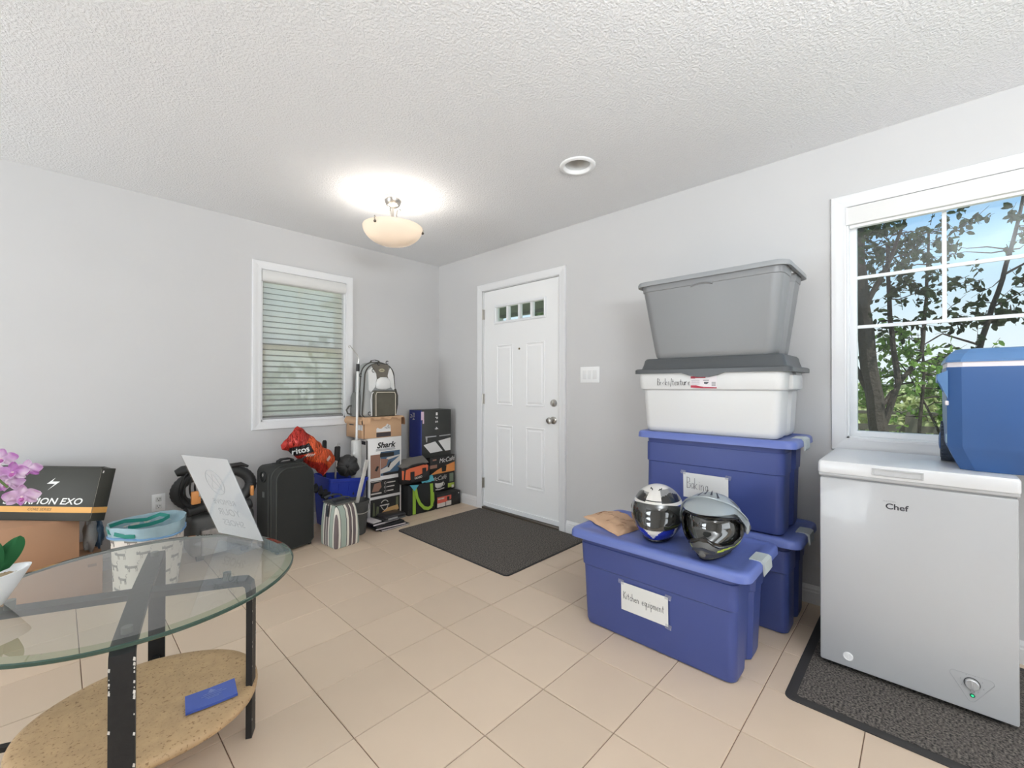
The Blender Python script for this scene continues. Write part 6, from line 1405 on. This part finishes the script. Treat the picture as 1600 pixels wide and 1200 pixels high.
m_bark = mat('bark', (76, 68, 62), .95, var=.35, vscale=22, bump=.8, bscale=30, bdist=.02)
def add_leaf(bb, p, d, nrm, L, w):
    d = d.normalized(); s_ = d.cross(nrm).normalized(); n_ = s_.cross(d)
    bb.add([p, p+d*L*.35+s_*w, p+d*L*.75+s_*w*.75, p+d*L-n_*L*.08, p+d*L*.75-s_*w*.75, p+d*L*.35-s_*w, p+d*L*.5-n_*w*.25], [(0, 1, 6), (1, 2, 6), (2, 3, 6), (3, 4, 6), (4, 5, 6), (5, 0, 6)])
def rdir(rn): 
    while True:
        v = Vector((rn.uniform(-1, 1), rn.uniform(-1, 1), rn.uniform(-1, 1)))
        if .05 < v.length < 1: return v.normalized()
leafmesh = {}
def tree(name, label, stems, blobs, lm, L, seed, group='trees beyond the big window', leafparts=0):
    """stems: polylines with radii; blobs: (centre, radii, twigs) - each twig is a thin shoot with leaves, rooted towards the nearest stem"""
    rn = random.Random(seed); base = Vector(stems[0][0][0]); t_ = thing(name, label, 'tree', base, 0, group)
    allp = []
    for pts, r0, r1 in stems:
        P = [Vector(p) for p in pts]; Q_ = []
        for a, b in zip(P[:-1], P[1:]):
            for k in range(4): Q_.append(a.lerp(b, k/4)+rdir(rn)*r0*.12)
        Q_.append(P[-1]); bb = B(); m = len(Q_)
        bb.tube(Q_, [r0+(r1-r0)*k/(m-1) for k in range(m)], 8); part('trunk' if r0 > .06 else 'branch', bb, m_bark, t_); allp += Q_
    tw = B(); lf = B(); big = []
    for c, rad, n_ in blobs:
        c = Vector(c)
        for _ in range(n_):
            d = rdir(rn)*rn.random()**.4; p = c+Vector((d.x*rad[0], d.y*rad[1], d.z*rad[2]))
            near = min(allp, key=lambda q: (q-p).length); g = (p-near); out_d = (g.normalized() if g.length > .02 else rdir(rn))+rdir(rn)*.8+Vector((0, 0, .15)); out_d.normalize()
            ln_ = rn.uniform(.12, .30); e = p+out_d*ln_; tw.tube([p, p+out_d*ln_*.5+rdir(rn)*.01, e], [.0035, .003, .0015], 3, cap=False)
            if rn.random() < .25 and g.length > .05: tw.tube([near, near.lerp(p, .5)+rdir(rn)*.04, p], [.008, .006, .0035], 4, cap=False)
            for k in range(rn.randint(5, 9)):
                q = p+out_d*ln_*(.15+.85*k/8); ld = (out_d*.5+rdir(rn)*1.1+Vector((0, 0, -.45))); l_ = L*rn.uniform(.7, 1.25)
                if len(big) < leafparts and rn.random() < .12: big.append((q, ld.normalized(), rdir(rn), l_)); continue
                add_leaf(lf, q, ld, rdir(rn), l_, l_*.27)
    part('twigs', tw, m_bark, t_, kind='stuff'); part('foliage', lf, lm, t_, smooth=False, kind='stuff')
    if big:
        one = B(); add_leaf(one, Vector((0, 0, 0)), Vector((0, 1, 0)), Vector((0, 0, 1)), 1, .28); me = mesh_of('leaf', one, lm, smooth=False)
        for q, d, nn, l_ in big:
            s_ = d.cross(nn).normalized(); u_ = s_.cross(d); o = lk(bpy.data.objects.new('leaf', me)); o.parent = t_
            M = Matrix((s_, d, u_)).transposed().to_4x4(); o.matrix_local = Matrix.Translation(q-base) @ M @ Matrix.Scale(l_, 4)
    return t_
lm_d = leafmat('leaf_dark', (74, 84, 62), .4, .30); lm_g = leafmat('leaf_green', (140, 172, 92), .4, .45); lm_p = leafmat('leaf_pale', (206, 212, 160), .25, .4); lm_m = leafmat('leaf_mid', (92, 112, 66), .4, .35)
tree('garden_tree', 'large tree with a thick leaning trunk at the left side of the big window', [
    ([(6.05, .30, G0), (6.02, .335, .6), (6.0, .405, 1.2), (5.95, .47, 1.9), (5.9, .51, 2.5), (5.9, .53, 3.2)], .085, .06),
    ([(6.02, .33, .7), (6.1, .20, 1.2), (6.1, .26, 1.9), (6.1, .28, 2.7)], .035, .014),
    ([(6.0, .38, 1.0), (6.0, .60, 1.5), (6.0, .75, 2.1)], .035, .014),
    ([(6.02, .36, .9), (6.25, .02, 1.5), (6.3, -.02, 2.1), (6.3, -.04, 2.8)], .024, .010),
    ([(5.95, .46, 2.0), (6.0, .25, 2.5), (6.0, .1, 3.0)], .03, .010)],
    [((6.0, .45, 2.75), (.45, .34, .42), 84), ((6.1, .12, 2.80), (.4, .28, .42), 60), ((6.1, .26, 2.3), (.35, .26, .25), 24), ((6.2, -.04, 2.25), (.3, .18, .25), 16), ((6.2, .05, 1.9), (.3, .22, .18), 14), ((6.2, -.22, 2.85), (.3, .12, .2), 10), ((6.0, .62, 1.9), (.3, .25, .4), 14), ((6.1, .3, 1.75), (.2, .2, .2), 8)], lm_d, .072, 21, leafparts=140)
tree('slender_tree', 'slender upright tree with sparse dark leaves in the right half of the big window', [
    ([(6.75, -.25, G0), (6.75, -.32, .9), (6.8, -.45, 1.7), (6.85, -.60, 2.3), (6.9, -.72, 2.9), (6.95, -.80, 3.5)], .035, .010),
    ([(6.8, -.45, 1.6), (6.75, -.15, 1.75), (6.7, .05, 1.6)], .012, .005), ([(6.85, -.62, 2.35), (6.9, -.85, 2.5), (6.95, -1.05, 2.75)], .012, .005), ([(6.82, -.52, 2.0), (6.8, -.75, 2.15)], .009, .004)],
    [((6.85, -.52, 1.98), (.2, .17, .17), 22), ((6.85, -.42, 2.30), (.2, .16, .10), 6), ((6.9, -.76, 2.85), (.25, .16, .34), 18), ((6.85, -.28, 2.68), (.2, .10, .12), 5), ((6.85, -.92, 2.35), (.2, .22, .24), 15), ((6.85, -.30, 1.85), (.2, .15, .08), 6), ((6.75, -.3, 1.5), (.25, .2, .10), 10)], lm_d, .085, 33, leafparts=120)
tree('green_sapling', 'bright green leafy sapling in front of the fence, lower left of the big window', [
    ([(6.35, .05, G0), (6.35, .04, .7), (6.4, .0, 1.3), (6.4, .02, 1.8)], .022, .008), ([(6.4, -.12, G0), (6.4, -.2, .6), (6.45, -.42, 1.15)], .02, .007), ([(6.4, -.18, .5), (6.4, -.02, .95), (6.35, .12, 1.3)], .014, .005)],
    [((6.35, .05, 1.35), (.3, .32, .28), 64), ((6.4, -.22, 1.1), (.3, .34, .26), 66), ((6.35, .36, 1.15), (.3, .16, .25), 22), ((6.4, .1, 1.62), (.3, .22, .14), 16), ((6.4, -.38, 1.3), (.3, .2, .16), 22), ((6.4, -.05, .86), (.3, .34, .10), 18)], lm_g, .072, 41)
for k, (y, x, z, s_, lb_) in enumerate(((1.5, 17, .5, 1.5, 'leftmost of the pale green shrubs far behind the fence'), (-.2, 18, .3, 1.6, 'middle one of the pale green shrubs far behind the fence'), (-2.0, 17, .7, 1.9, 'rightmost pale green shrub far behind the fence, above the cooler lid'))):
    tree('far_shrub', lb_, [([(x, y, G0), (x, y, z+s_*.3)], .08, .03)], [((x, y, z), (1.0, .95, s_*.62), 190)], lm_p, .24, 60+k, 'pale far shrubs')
# greenery outside the small window
for k, (x, y, z, lab_) in enumerate(((2.0, 7.2, 1.2, 'leafy bush dimly seen through the shade of the small window, left one'), (3.4, 8.4, 1.7, 'leafy bush dimly seen through the shade of the small window, right one'))):
    tree('garden_bush', lab_, [([(x, y, G0), (x, y, z)], .05, .02)], [((x, y, z-.4), (.9, .8, .7), 50)], lm_m, .16, 80+k, 'bushes outside the small window')
tree('porch_tree', 'tree seen through the glazed panes of the entrance door', [([(9.2, 6.6, G0), (9.2, 6.6, 2.6)], .08, .03)], [((9.2, 6.2, 2.7), (.9, 1.6, .5), 90), ((9.2, 7.6, 2.6), (.9, .8, .5), 40)], lm_m, .2, 91, 'trees by the porch')
